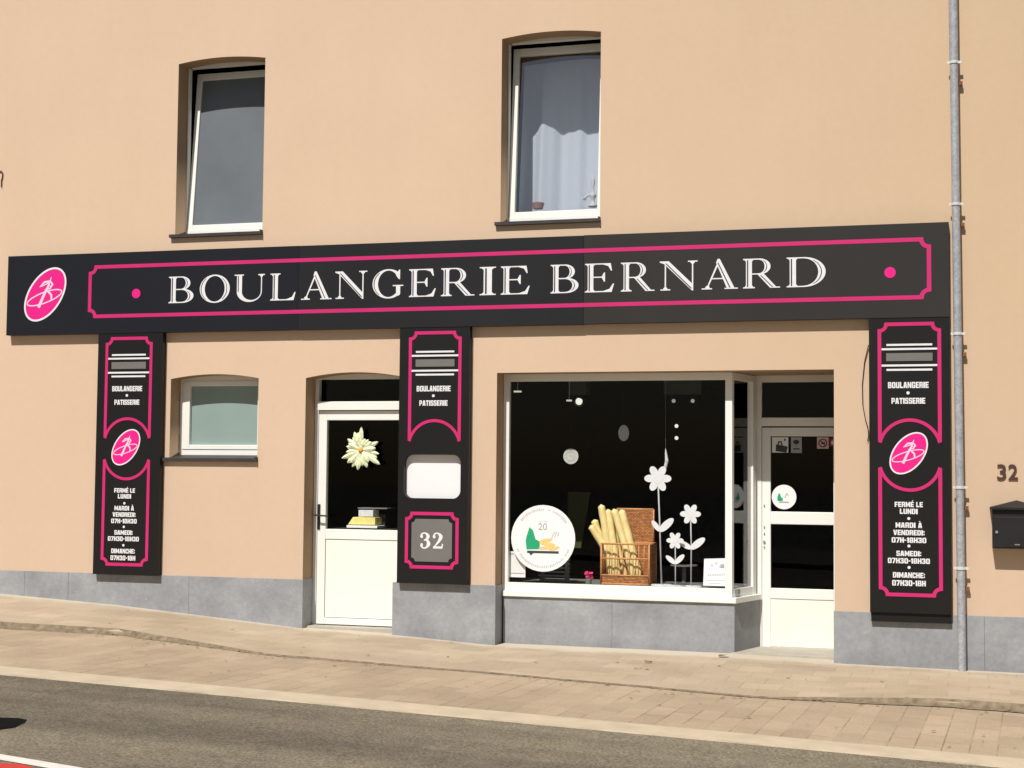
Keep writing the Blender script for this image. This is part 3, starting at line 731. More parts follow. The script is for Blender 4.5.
G['R'] = (1.14, g_stem(.09)+[g_quad(.24, .96, .5, 1), g_quad(.24, .46, .5, .50), g_band(.5, .73, .35, .27, .165, .225, -90, 90), g_band(.5, .73, .245, .238, .22, .234, -50, 60, k=1),
      (0, [(.45, .462), (.64, .49), (1.02, .04), (1.14, .04), (1.14, 0), (.84, 0)]), (1, [(.535, .43), (.565, .43), (.93, .03), (.90, .03)])])
G['N'] = (1.14, [g_quad(.15, 0, .19, .92), g_quad(.02, 0, .32, .04), g_quad(.97, .1, 1.01, 1), g_quad(.85, .96, 1.14, 1), (0, [(.91, .961), (.97, .88), (1.01, .88), (1.07, .961)]), (0, [(.09, .039), (.15, .12), (.19, .12), (.25, .039)]),
      (0, [(0, 1), (.27, 1), (1.01, .18), (1.01, -.02), (.97, -.02), (.14, .90), (0, .96)]), (1, [(.17, .925), (.205, .925), (.965, .06), (.94, .045)])])
G['A'] = (1.14, [(0, [(.455, .90), (.50, 1.03), (.57, 1.03), (1.03, .04), (.79, .04)]), (0, [(.15, .04), (.195, .04), (.515, .80), (.495, .90)]), g_quad(.28, .34, .70, .38), g_quad(0, 0, .33, .04), g_quad(.72, 0, 1.14, .04),
      (0, [(.10, .039), (.15, .12), (.23, .12), (.26, .039)]), (1, [(.50, .90), (.53, .90), (.91, .05), (.875, .05)])])
G['G'] = (1.14, [g_band(.58, .5, .58, .53, .38, .48, 42, 180), g_band(.58, .5, .58, .53, .38, .48, 180, 312), (0, [(.96, .66), (1.0, .66), (1.0, 1.0), (.965, 1.0), (.90, .90), (.85, .80)]),
      (0, [(.86, .42), (.86, .10), (.95, .06), (1.01, .12), (1.01, .42)]), g_quad(.74, .41, 1.12, .45), g_band(.58, .5, .535, .51, .51, .505, 128, 232, k=1)])

fas = thing('fascia_sign', (-4.7, 0, 2.898), 'long black fascia sign reading BOULANGERIE BERNARD in a pink border', 'shop sign')
for i, (a, b) in enumerate(((-9.297, -6.0885), (-6.0865, -3.2955), (-3.2935, -.129))):
    bm = B(); box(bm, a, b, -T, .0-.001*0+.0, 2.898, 3.702)
    for f in bm.faces:
        if abs(f.calc_center_median().y) < 1e-4: f.material_index = 0
    bmesh.ops.translate(bm, verts=bm.verts, vec=(0, -.002-(0, .0012, .0004)[i], (0, -.0015, .0015)[i]))
    obj('panel', bm, M_sign[i], fas, bevel=.0015)
YS = -T-.0045
bm = B(); bz = fix_notched(-8.345, -.292, 3.070, 3.562, .062)
ribbon(bm, bz, .036, YS, closed=True); obj('border', bm, M_pink, fas)
for cx in (-7.826, -.612):
    bm = B(); poly(bm, ell(cx, 3.287, .047, .047, 0, 28), YS-.0006); obj('dot', bm, M_pink2, fas)
LET = [('B', -7.480, -7.197), ('O', -7.143, -6.81), ('U', -6.772, -6.44), ('L', -6.392, -6.116), ('A', -6.070, -5.745), ('N', -5.722, -5.385), ('G', -5.343, -5.018), ('E', -4.978, -4.702), ('R', -4.663, -4.325), ('I', -4.288, -4.135), ('E', -4.085, -3.797),
       ('B', -3.613, -3.340), ('E', -3.293, -3.012), ('R', -2.962, -2.645), ('N', -2.610, -2.260), ('A', -2.236, -1.905), ('R', -1.872, -1.540), ('D', -1.495, -1.150)]
def lettering(items):
    bm = B()
    for ch, x0, x1 in items:
        w, pcs = G[ch]; zb, h = 3.182, .260; x0 += .012; sx = (x1-x0)/w
        for j, (k, P) in enumerate(pcs):
            poly(bm, [(x0+x*sx, zb+z*h) for x, z in P], YS-.0008-(.0006*j*.2)-(.0022 if k else 0), k)
    return bm
obj('lettering', lettering(LET[:11]), [M_white, M_inl], fas); obj('lettering', lettering(LET[11:]), [M_white, M_inl], fas)
emblem(fas, -8.854, 3.303, 1.49, YS)

def pillar_sign(x0, x1, zbot, cx, dz, bottom, label, cable=False):
    t = thing('pillar_sign', ((x0+x1)/2, 0, zbot), label, 'shop sign', 'black pilaster signs under the fascia')
    bm = B(); box(bm, x0, x1, -T+.002, -.002, zbot, 2.8965); obj('panel', bm, M_pil, t, bevel=.0015)
    Y = -T-.001; hx = .245
    upper_graphics(t, cx, dz, hx, Y)
    emblem(t, cx-.010, 1.752+dz, .98, Y)
    # lower frame: scooped top, notched foot
    zc = 1.628+dz; P = []
    Rr = .252; cz_ = 1.43+dz+.012+Rr
    P = [(cx-hx+.002, zc)]
    loop = [(cx-hx, zc-.0)]+[(cx-hx, bottom+.075)]
    n = .055
    loop += [(cx-hx+n*math.cos(R(90-18*k)), bottom+n*math.sin(R(90-18*k))) for k in range(6)]
    loop += [(cx+hx-n*math.cos(R(18*k)), bottom+n*math.sin(R(18*k))) for k in range(6)]
    loop += [(cx+hx, bottom+.075), (cx+hx, zc)]
    bm = B(); ribbon(bm, loop, .031, Y-.0006)
    arcp = [(cx+Rr*math.cos(R(a)), cz_+Rr*math.sin(R(a))) for a in range(194, 347, 8)]
    ribbon(bm, arcp, .028, Y-.0012); obj('border', bm, M_pink, t)
    bm = B()
    def row(s, w, z1, z0, xo=0): block(bm, s, cx+xo-w*.485, cx+xo+w*.485, z0+dz*1.35, z1+dz*1.35-.002, Y-.0008)
    o = -.012
    row('FERMÉ LE', .236, 1.345, 1.300, o); row('LUNDI', .150, 1.288, 1.242, o); row('MARDI À', .222, 1.172, 1.126, o); row('VENDREDI:', .262, 1.110, 1.064, o)
    row('07H-18H30', .290, 1.047, 1.001, o); row('SAMEDI:', .208, .935, .889, o-.002); row('07H30-18H30', .352, .874, .828, o-.002); row('DIMANCHE:', .268, .755, .708, o-.002); row('07H30-18H', .282, .689, .641, o-.002)
    for z in (1.204, .974, .795): poly(bm, ell(cx+o, z+dz, .0125, .0125, 0, 12), Y-.0008)
    obj('opening_hours', bm, M_white, t)
    return t
def upper_graphics(t, cx, dz, hx, Y, top=2.845):
    n = .055; zf = 1.848+dz; zt_ = top
    loop = [(cx-hx, zf), (cx-hx, zt_-.075)]
    loop += [(cx-hx+n*math.sin(R(18*k)), zt_-n*math.cos(R(18*k))) for k in range(6)]
    loop += [(cx+hx-n*math.cos(R(18*k)), zt_-n*math.sin(R(18*k))) for k in range(6)]
    loop += [(cx+hx, zt_-.075), (cx+hx, zf)]
    bm = B(); ribbon(bm, loop, .031, Y-.0006)
    Rr = .252; cz_ = 2.032+dz-Rr
    ribbon(bm, [(cx+Rr*math.cos(R(a)), cz_+Rr*math.sin(R(a))) for a in range(-14+28, 167, 8)][::1], .028, Y-.0012)
    obj('border', bm, M_pink, t)
    bm = B()
    for z, w in ((2.669, .375), (2.633, .455), (2.494, .455), (2.457, .375)): sheet(bm, cx-w/2, cx+w/2, z-.0085+dz*.6, z+.0085+dz*.6, Y-.0020)
    obj('stripe', bm, M_white, t)
    bm = B(); sheet(bm, cx-.19, cx+.19, 2.531+dz*.6, 2.599+dz*.6, Y-.0008); obj('grey_bar', bm, M_sgrey, t)
    bm = B()
    block(bm, 'BOULANGERIE', cx-.166-.010, cx+.166-.010, 2.302+dz, 2.353+dz, Y-.0008); block(bm, 'PATISSERIE', cx-.138-.010, cx+.138-.010, 2.169+dz, 2.219+dz, Y-.0008)
    poly(bm, ell(cx-.012, 2.261+dz, .0135, .0135, 0, 12), Y-.0008)
    obj('lettering', bm, M_white, t)
pillar_sign(-8.240, -7.526, .528, -7.893, .022, .630, 'black pillar sign with opening hours, left of the small window', False)
pC = pillar_sign(-.791, -.129, .412, -.458, 0, .566, 'black pillar sign with opening hours, beside the zinc downpipe', False)
bm = B(); box(bm, -.783, -.131, -.052, -.002, .335, .4105); obj('base_box', bm, M_pil, pC)
# middle pillar: no opening hours, a cut-out over a white plate and the house number
t = thing('pillar_sign', (-4.70, 0, .535), 'black pillar sign with white rounded cut-out and grey number 32 plaque', 'shop sign', 'black pilaster signs under the fascia')
cu = bpy.data.curves.new('pc', 'CURVE'); cu.dimensions = '2D'; cu.fill_mode = 'BOTH'
spl([(-5.053, .535), (-4.367, .535), (-4.367, 2.8965), (-5.053, 2.8965)])
def rrect(x0, x1, z0, z1, r, n=6):
    P = []
    for cx, cz, a0 in ((x1-r, z1-r, 0), (x0+r, z1-r, 90), (x0+r, z0+r, 180), (x1-r, z0+r, 270)):
        P += [(cx+r*math.cos(R(a0+90*k/n)), cz+r*math.sin(R(a0+90*k/n))) for k in range(n+1)]
    return P
spl(rrect(-4.996, -4.444, 1.316, 1.718, .075)); cu.extrude = .0355
tmp = bpy.data.objects.new('pc', cu); COL.objects.link(tmp)
me = bpy.data.meshes.new_from_object(tmp.evaluated_get(bpy.context.evaluated_depsgraph_get())); bpy.data.objects.remove(tmp)
bm = B(); bm.from_mesh(me)
for v in bm.verts: v.co = Vector((v.co.x, v.co.z-.0375, v.co.y))
bmesh.ops.recalc_face_normals(bm, faces=bm.faces); obj('panel', bm, M_pil, t)
bm = B(); box(bm, -5.01, -4.43, -.012, -.0015, 1.29, 1.74); obj('white_plate', bm, M_plate, t)
upper_graphics(t, -4.703, 0, .243, -T-.001)
Y = -T-.001
bm = B(); ribbon(bm, fix_notched(-4.961, -4.470, .686, 1.176, .05, .01), .031, Y-.0006, closed=True); obj('border', bm, M_pink, t)
bm = B(); poly(bm, fix_notched(-4.912, -4.518, .736, 1.127, .035, .004), Y-.0008); pl = obj('plaque', bm, M_sgrey, t)
def spline(P, n=6):
    out = []
    for i in range(len(P)-1):
        p0 = P[max(i-1, 0)]; p1 = P[i]; p2 = P[i+1]; p3 = P[min(i+2, len(P)-1)]
        for k in range(n):
            u = k/n
            out.append(tuple(.5*((2*p1[j])+(-p0[j]+p2[j])*u+(2*p0[j]-5*p1[j]+4*p2[j]-p3[j])*u*u+(-p0[j]+3*p1[j]-3*p2[j]+p3[j])*u**3) for j in range(len(p1))))
    out.append(P[-1]); return out
bm = B()
def brush(P, x0, z0, sx, sz, Y):
    Q = spline(P); ribbon(bm, [(x0+p[0]*sx, z0+p[1]*sz) for p in Q], [p[2]*sx*1.3 for p in Q], Y)
hX, hZ = .105, .145
three = [(.10, .72, .18), (.20, .92, .10), (.50, .955, .10), (.74, .78, .24), (.62, .58, .16), (.36, .52, .07)]
three2 = [(.36, .52, .07), (.66, .50, .14), (.80, .28, .26), (.58, .05, .12), (.28, .03, .10), (.10, .20, .18)]
brush(three, -4.828, .858, hX, hZ, Y-.0014); brush(three2, -4.828, .858, hX, hZ, Y-.0018)
poly(bm, ell(-4.828+.16*hX, .858+.74*hZ, .013, .015, 0, 12), Y-.0024); poly(bm, ell(-4.828+.16*hX, .858+.22*hZ, .013, .015, 0, 12), Y-.0022)
two = [(.12, .72, .18), (.24, .93, .10), (.52, .955, .10), (.78, .76, .25), (.62, .48, .18), (.32, .22, .10), (.12, .06, .07)]
brush(two, -4.708, .858, hX, hZ, Y-.0014); poly(bm, ell(-4.708+.18*hX, .858+.73*hZ, .013, .015, 0, 12), Y-.0024)
ribbon(bm, [(-4.708+.08*hX, .858+.07*hZ), (-4.708+.95*hX, .858+.07*hZ)], .020, Y-.0022)
ribbon(bm, [(-4.708+.90*hX, .858+.04*hZ), (-4.708+.95*hX, .858+.30*hZ)], .012, Y-.0026)
obj('house_number', bm, M_white, pl)

# ------------------------------------------------------------------ downpipe
def zb_at(x): return interp(Z_BASE, x)[0]
px_ = -.050
dp = thing('downpipe', (px_, -.085, zb_at(px_)), 'galvanised zinc downpipe clamped to the wall right of the signs', 'drainpipe')
x_at = lambda z: -.066-(z-3)*.0055
bm = B(); tube(bm, [(x_at(-.05), -.085, -.06), (x_at(3), -.085, 3), (x_at(5.1), -.085, 5.10)], .0335, 20, caps=False)
tube(bm, [(x_at(5.08), -.085, 5.06), (x_at(8.2), -.085, 8.2)], .0365, 20, caps=False)
pp = obj('pipe', bm, M_zinc, dp, smooth=True)
for z, hi in ((.72, .80), (1.47, 1.47), (2.755, 2.755), (3.85, 3.85), (5.06, 5.06), (6.4, 6.4), (7.6, 7.6)):
    z = hi; x = x_at(z)
    bm = B(); tube(bm, [(x, -.085, z-.012), (x, -.085, z+.012)], .0395, 20)
    box(bm, x+.034, x+.062, -.092, -.078, z-.010, z+.010); box(bm, x-.055, x-.034, -.092, -.078, z-.009, z+.009)
    c = obj('clamp', bm, pmat('bright_zinc', (.75, .76, .77), .35, metal=.3) if z == hi and 'bright_zinc' not in bpy.data.materials else bpy.data.materials['bright_zinc'], dp)
    bm = B(); tube(bm, [(x+.055, -.05, z-.17), (x+.055, .003, z-.17)], .014, 8); box(bm, x+.03, x+.07, -.052, -.04, z-.185, z-.155); obj('bracket', bm, M_rust, dp)

# ------------------------------------------------------------------ small wall things
bm = B(); vs_off = -.012
def solid_text(s, x0, x1, z0, z1, off):
    bm = B(); text(bm, s, x0, x1, z0, z1, -.014, off)
    r = bmesh.ops.extrude_face_region(bm, geom=list(bm.faces))
    bmesh.ops.translate(bm, verts=[e for e in r['geom'] if isinstance(e, bmesh.types.BMVert)], vec=(0, .0135, 0))
    return bm
hn = thing('house_number', (.325, 0, 1.535), 'brown metal house number 32 fixed on the wall above the mailbox', 'house number')
obj('digit', solid_text('3', .242, .314, 1.537, 1.664, .012), M_brown, hn); obj('digit', solid_text('2', .331, .406, 1.537, 1.664, .012), M_brown, hn)

mb = thing('mailbox', (.394, 0, .972), 'dark grey metal mailbox with peaked lid and a small lock', 'mailbox')
bm = B(); box(bm, .198, .590, -.145, -.003, .972, 1.292); obj('body', bm, M_mail, mb, bevel=.004)
bm = B(); box(bm, .212, .576, -.150, -.144, .985, 1.232); dd = obj('door', bm, M_mail, mb, bevel=.002)
bm = B(); tube(bm, [(.232, -.150, 1.107), (.232, -.160, 1.107)], .0115, 14); obj('lock', bm, M_steel, dd)
bm = B(); box(bm, .372, .412, -.1525, -.1495, 1.003, 1.011); obj('nameplate', bm, M_steel, dd)
bm = B()
e = [Vector((.180, -.175, 1.292)), Vector((.608, -.175, 1.292)), Vector((.608, -.001, 1.292)), Vector((.180, -.001, 1.292))]
e2 = [v+Vector((0, 0, .018)) for v in e]; ap = Vector((.394, -.02, 1.368))
va = [bm.verts.new(v) for v in e]; vb = [bm.verts.new(v) for v in e2]; vp = bm.verts.new(ap)
bm.faces.new(va[::-1])
for i in range(4): bm.faces.new((va[i], va[(i+1) % 4], vb[(i+1) % 4], vb[i])); bm.faces.new((vb[i], vb[(i+1) % 4], vp))
obj('lid', bm, M_mail, mb)

bm = B(); P = [at(868.5, 345, -.02), at(864.5, 362, -.012), at(862.3, 385, -.01), at(862.8, 405, -.01), at(865.5, 420, -.012), at(868, 428, -.02), at(868.6, 436, -.02), at(867.5, 441, -.015)]
tube(bm, P, .004, 6); o = obj('cable', bm, M_black); tag(o, 'thin black cable sagging from the left edge of the right pillar sign', 'cable')
bm = B(); P = [at(-3, 171, -.01), at(1.5, 171.5, -.01), at(2.6, 173, -.01), at(2.2, 178, -.01), at(1.4, 180, -.01), at(1.3, 187, -.01)]
tube(bm, P, .006, 6); o = obj('wall_hook', bm, M_brown); tag(o, 'thin brown metal hook at the far left edge of the upper wall', 'hook')

# ------------------------------------------------------------------ door daisy
c = at(362, 450, .2); dz = thing('daisy_decoration', (c.x, c.y, c.z), 'large cream artificial daisy stuck on the door glass', 'flower')
bm = B()
tips = [(362, 427), (355.5, 432), (348.5, 439), (347, 446.5), (343, 458.5), (348.5, 463), (353, 467), (359, 470), (368, 467.5), (374.5, 461), (381, 464.5), (380, 454), (379, 442), (370, 439.5), (373, 447)]
tips2 = []
for q, (a_, b_) in enumerate(tips):
    tips2.append((a_, b_, 0)); n_ = tips[(q+1) % len(tips)]
    tips2.append((362+((a_+n_[0])/2-362)*.86, 450+((b_+n_[1])/2-450)*.86, 1))
for i, (tx, tz, lay) in enumerate(tips2):
    p = at(tx, tz, .2); d = p-c; L = d.length; d.normalize(); s = Vector((d.z, 0, -d.x))
    w = .020+.007*random.random(); dy = -.010-.007*(i % 3)-.004*lay
    prof = [(.0, .35), (.2, .65), (.5, 1), (.75, .95), (.92, .55), (1.0, .05)]
    la = []; lb = []; lc = []
    for u, ww in prof:
        yy = dy-.022*math.sin(u*2.4)
        la.append(bm.verts.new(c+d*L*u+s*w*ww+Vector((0, yy+.010, 0)))); lb.append(bm.verts.new(c+d*L*u-s*w*ww+Vector((0, yy+.010, 0)))); lc.append(bm.verts.new(c+d*L*u+Vector((0, yy, 0))))
    for k in range(5): bm.faces.new((la[k], lc[k], lc[k+1], la[k+1])); bm.faces.new((lc[k], lb[k], lb[k+1], lc[k+1]))
obj('petals', bm, pmat('cream_petal', (.72, .78, .52), .6, .22, 40), dz)
bm = B(); bmesh.ops.create_icosphere(bm, subdivisions=2, radius=.026)
for v in bm.verts: v.co.y *= .7; v.co += c+Vector((0, -.035, 0))
obj('flower_center', bm, pmat('orange_centre', (.75, .38, .08), .8, .25, 150), dz, smooth=True)

# things on the ledge behind the private door
def bx(name, p0, p1, y0, y1, mat, label, cat, group=None, skew=0):
    a = at(*p0, y0); b = at(*p1, y0); bm = B()
    vs = box(bm, a.x, b.x, y0, y1, b.z, a.z)
    if skew:
        for v in vs:
            if v.co.z > (a.z+b.z)/2 and v.co.x < (a.x+b.x)/2: v.co.x += skew
    o = obj(name, bm, mat, loc=((a.x+b.x)/2, (y0+y1)/2, b.z), bevel=.003); return tag(o, label, cat, group)
bm = B(); box(bm, -5.86, -5.25, .285, .62, .93, at(350, 528.5, .30).z); tag(obj('door_ledge', bm, M_floor, bld))
bx('tray', (346.5, 525.2), (377, 528.4), .30, .55, M_paper, 'flat white tray at the bottom of the pile behind the left door', 'tray')
bx('carton', (348, 517), (375, 525), .32, .52, pmat('yellow_card', (.75, .66, .22), .6, .1, 20), 'yellow carton lying on a white tray behind the left door', 'box', skew=.05)
bx('carton', (358.5, 510), (373, 516.8), .34, .50, pmat('white_card', (.62, .63, .66), .6, .1, 20), 'small white carton on top of the yellow one behind the left door', 'box')
sc_ = thing('kitchen_scale', at(376, 528.4, .4), 'dark kitchen scale with a flat steel pan behind the left door', 'scale')
bm = B(); a = at(376, 514, .52); b = at(386, 527, .52); box(bm, a.x, b.x, .50, .60, b.z, a.z); obj('body', bm, M_black, sc_, bevel=.006)
bm = B(); a = at(357.5, 507.5, .40); b = at(387, 509.3, .40); box(bm, a.x, b.x, .40, .62, b.z, a.z); obj('pan', bm, M_sgrey, sc_, bevel=.004)

# ------------------------------------------------------------------ upper right window: curtain, ornament, pot
bm = B(); prev = None; n = 120
cy0 = .62
zlo = at(560, 222, cy0).z
for i in range(n+1):
    u = i/n; pxl = 524.5+90*u
    a = at(pxl, 60, cy0)
    yy = cy0+.030*math.sin(u*17+.6)+.036*math.sin(u*9.3+2.0)+.006*math.sin(u*47)
    topz = at(pxl, 66.5-7.5*min(1, u*1.5)**.8, cy0).z
    lx = a.x-.055*(1-u)
    col_ = []
    for k in range(9):
        q = k/8; z = zlo+(topz-zlo)*q
        col_.append(bm.verts.new((lx+(a.x-lx)*q, cy0+(yy-cy0)*(1-q**5)*min(1, .3+u*3), z)))
    if prev:
        for k in range(8): bm.faces.new((prev[k], col_[k], col_[k+1], prev[k+1]))
    prev = col_
M_cur = bpy.data.materials.new('sheer_curtain'); M_cur.use_nodes = True; tt = M_cur.node_tree; pb = tt.nodes['Principled BSDF']
pb.inputs['Base Color'].default_value = (.73, .80, .93, 1); pb.inputs['Roughness'].default_value = .9
o = obj('curtain', bm, M_cur, loc=(-3.6, cy0, 3.9), smooth=True); tag(o, 'white sheer curtain hanging in soft folds behind the upper right window', 'curtain')
f0 = at(593, 207, .44)
bm = B(); prof = [(0, .045), (.015, .045), (.03, .02), (.07, .014), (.10, .03), (.115, .032), (.13, .012), (.18, .009), (.24, .02), (.27, .010), (.30, .004)]
tube(bm, [f0+Vector((0, 0, h*1.0)) for h, r in prof], [r for h, r in prof], 12)
tube(bm, [f0+Vector((-.085, 0, .07)), f0+Vector((-.075, 0, .095)), f0+Vector((-.03, 0, .12)), f0+Vector((0, 0, .105))], [.018, .014, .01, .01], 8)
tag(obj('ornament', bm, M_paper, loc=f0, smooth=True), 'small white figurine on the sill of the upper right window', 'ornament')
f0 = at(538, 209, .42)
bm = B(); tube(bm, [f0, f0+Vector((0, 0, .055)), f0+Vector((0, 0, .06))], [.045, .06, .055], 14)
tag(obj('flower_pot', bm, pmat('terracotta', (.42, .22, .18), .8, .1, 20), loc=f0, smooth=False), 'short terracotta pot at the foot of the upper curtain', 'pot')

# ------------------------------------------------------------------ display window contents
ZS = .540
def disc_pts(c, r, n=40): return [(c.x+r*math.cos(2*PI*k/n), c.z+r*math.sin(2*PI*k/n)) for k in range(n)]
def round_sticker(cpx, rad, Y, label, detail=True, group=None, ax=None):
    c = at(*cpx, Y)
    t = thing('round_sticker', c, label, 'sticker', group)
    bm = B(); poly(bm, disc_pts(c, rad), Y); obj('disc', bm, M_plate, t)
    s = rad/.304
    def q(x, z): return (c.x+x*s, c.z+z*s)
    bm = B(); poly(bm, [q(-.155, .02), q(-.13, .10), q(-.095, .07), q(-.07, -.01), q(-.03, -.03), q(-.03, -.10), q(-.155, -.105), q(-.165, -.03)], Y-.0008); obj('green_figure', bm, M_green, t)
    if detail:
        bm = B()
        for k_, (x, z, a_, b_, tl) in enumerate(((.03, -.02, .017, .06, 80), (.02, -.05, .018, .055, 100), (.06, -.055, .018, .06, 95), (.05, -.085, .016, .065, 85), (.11, -.09, .016, .05, 75), (-.005, -.09, .013, .035, 90))):
            poly(bm, ell(c.x+x*s, c.z+z*s, a_*s, b_*s, R(tl), 16), Y-.001-.0002*k_)
        obj('bread_print', bm, M_yel, t)
        bm = B()
        poly(bm, [q(-.15, -.115), q(.15, -.115), q(.15, -.137), q(-.15, -.137)], Y-.0014)
        poly(bm, [q(-.13, -.137), q(-.09, -.137), q(-.115, -.16)], Y-.0014)
        obj('text_bar', bm, M_printd, t)
        bm = B(); x0_, z0_ = q(-.045, .075); x1_, z1_ = q(.038, .137); text(bm, '20', x0_, x1_, z0_, z1_, Y-.0008, .0); obj('lettering', bm, M_print, t)
        bm = B()
        for (rr, a0, a1, n_) in ((.262, 35, 145, 30), (.262, 200, 340, 36), (.175, 65, 115, 12)):
            for k in range(n_):
                if random.random() < .12: continue
                a = R(a0+(a1-a0)*k/n_); da = R((a1-a0)/n_*.32)
                h = random.uniform(.006, .013)
                cz = .06 if rr < .2 else 0; kk = .55 if rr < .2 else 1
                P = [q(r_*math.cos(b_)*kk, cz+r_*math.sin(b_)*kk) for r_, b_ in ((rr-h, a-da), (rr-h, a+da), (rr+h, a+da), (rr+h, a-da))]
                poly(bm, P, Y-.0008)
        for k in range(3): poly(bm, [q(.075+.03*k, .0+.01*k), q(.085+.03*k, .0+.01*k), q(.115+.02*k, .06), q(.105+.02*k, .062)], Y-.001)
        obj('small_print', bm, pmat('pale_print', (.52, .52, .52), .7), t)
    else:
        bm = B(); ribbon(bm, [q(-.12, -.13), q(.12, -.13)], .03*s, Y-.0008); ribbon(bm, [q(.02, -.02), q(.07, .09), q(.11, .02)], .018*s, Y-.0008); obj('small_print', bm, M_print, t)
    return t
round_sticker((543, 538.3), .305, .223, 'large round white sticker with the number 20 on the display window')
bm = B(); c = at(784, 497, DY)
round_sticker((784, 497), .112, DY+.022, 'small round white sticker on the glass of the shop door', detail=False)

a = at(509.3, 551, .29); b = at(525.3, 577.5, .27)
bm = B(); vs = box(bm, a.x, b.x, .27, .273, b.z, a.z)
o = obj('paper_notice', bm, M_paper, loc=(a.x, .27, b.z)); tag(o, 'small white notice partly behind the large round sticker', 'notice')
bm = B()
for k, z in enumerate((.06, .10)): sheet(bm, .012, .12, z-.045, z-.038+.0, .0) if False else None
sheet(bm, a.x+.015, b.x-.015, b.z+.032, b.z+.040, .2690); sheet(bm, a.x+.015, a.x+.05, a.z-.03, a.z-.02, .2690)
bmo = obj('print', bm, M_print, o) if False else None
bm2 = bm; bmesh.ops.translate(bm2, verts=bm2.verts, vec=-Vector((a.x, .27, b.z)))
me = bpy.data.meshes.new('print'); bm2.to_mesh(me); bm2.free(); me.materials.append(M_print); oo = bpy.data.objects.new('print', me); COL.objects.link(oo); oo.parent = o

# card leaning by the mullion
p = [at(704.2, 558.8, .34), at(729, 558.2, .34), at(729, 586, .27), at(703.2, 585.5, .27)]
t = thing('menu_card', p[3], 'white printed card standing at the right end of the display', 'card')
bm = B(); vs = [bm.verts.new(v) for v in p]+[bm.verts.new(v+Vector((0, .004, 0))) for v in p]
bm.faces.new(vs[:4][::-1]); bm.faces.new(vs[4:])
for i in range(4): bm.faces.new((vs[i], vs[(i+1) % 4], vs[4+(i+1) % 4], vs[4+i]))
obj('sheet', bm, M_paper, t)
bm = B()
def on_card(px, py):
    k = (py-558.5)/(585.8-558.5); return at(px, py, .34-.07*k-.003)
def card_quad(x0, y0, x1, y1): bm.faces.new([bm.verts.new(on_card(x, y)) for x, y in ((x0, y1), (x1, y1), (x1, y0), (x0, y0))])
for x0, x1, y in ((711, 713, 564), (715, 717.5, 562), (719, 721, 565.3)): card_quad(x0, y, x1, y+2.6)
for k in range(8): card_quad(707.5+2.3*k, 574-.12*k, 709.2+2.3*k, 576.2-.12*k)
for k in range(9): card_quad(707+2.1*k, 579.6, 708.6+2.1*k, 580.9)
card_quad(708, 583, 721, 583.6)
obj('print', bm, pmat('light_print', (.5, .5, .52), .7), t)
bm = B(); card_quad(720.5, 564.3, 724.3, 568); obj('logo', bm, M_print, t)

# wicker hamper with its lid open at the back
A0 = at(601, 588, .40); A1 = at(649, 588, .40); zT = at(620, 544, .40).z; zB = ZS
x0, x1 = A0.x, A1.x; y0, y1 = .40, .72
hp = thing('wicker_hamper', ((x0+x1)/2, .55, zB), 'brown wicker hamper with open lid and barred front holding baguettes', 'basket')
bm = B()
box(bm, x0, x1, y1-.012, y1, zB, zT); box(bm, x1-.012, x1, y0+.01, y1-.013, zB, zT); box(bm, x0, x0+.012, y0+.01, y1-.013, zB, zB+.10)
box(bm, x0+.012, x1-.012, y0, y0+.012, zB, zB+.085); box(bm, x0+.012, x1-.012, y0+.013, y1-.013, zB+.004, zB+.02)
obj('body', bm, M_wick, hp)
bm = B()
for (pa, pb) in (((x0, y0, zB), (x0, y0, zT)), ((x1, y0, zB), (x1, y0, zT)), ((x0, y1, zB), (x0, y1, zT)), ((x1, y1, zB), (x1, y1, zT)), ((x0, y0, zT), (x1, y0, zT)), ((x0, y1, zT), (x1, y1, zT)), ((x0, y0, zT), (x0, y1, zT)), ((x1, y0, zT), (x1, y1, zT)), ((x0, y0, zB+.088), (x1, y0, zB+.088)), ((x0, y0, zB+.008), (x1, y0, zB+.008)), ((x0, y0, (zB+.088+zT)/2+.01), (x1, y0, (zB+.088+zT)/2+.01))):
    tube(bm, [pa, pb], .0085, 8)
for k in range(1, 9):
    xx = x0+(x1-x0)*k/9
    tube(bm, [(xx, y0, zB+.088), (xx+.004, y0, zT)], .0042, 6)
for k in range(1, 6):
    yy = y0+(y1-y0)*k/6; tube(bm, [(x0, yy, zB+.09), (x0, yy, zT)], .0042, 6)
obj('frame', bm, pmat('cane_rods', (.55, .25, .09), .5, .2, 40), hp, smooth=True)
L0 = at(620, 509.5, y1+.02); L1 = at(653.5, 509.5, y1+.02)
lx0 = at(617, 509.5, y1+.02).x; lx1 = L1.x; lzt = L1.z
bm = B(); box(bm, lx0, lx1, y1+.012, y1+.030, zT-.01, lzt); 
lid = obj('lid', bm, M_wick, hp)
bm = B()
for pa, pb in (((lx0, y1+.02, zT), (lx0, y1+.02, lzt)), ((lx1, y1+.02, zT-.02), (lx1, y1+.02, lzt)), ((lx0, y1+.02, lzt), (lx1, y1+.02, lzt))): tube(bm, [pa, pb], .010, 8)
obj('lid_rim', bm, bpy.data.materials['cane_rods'], lid, smooth=True)

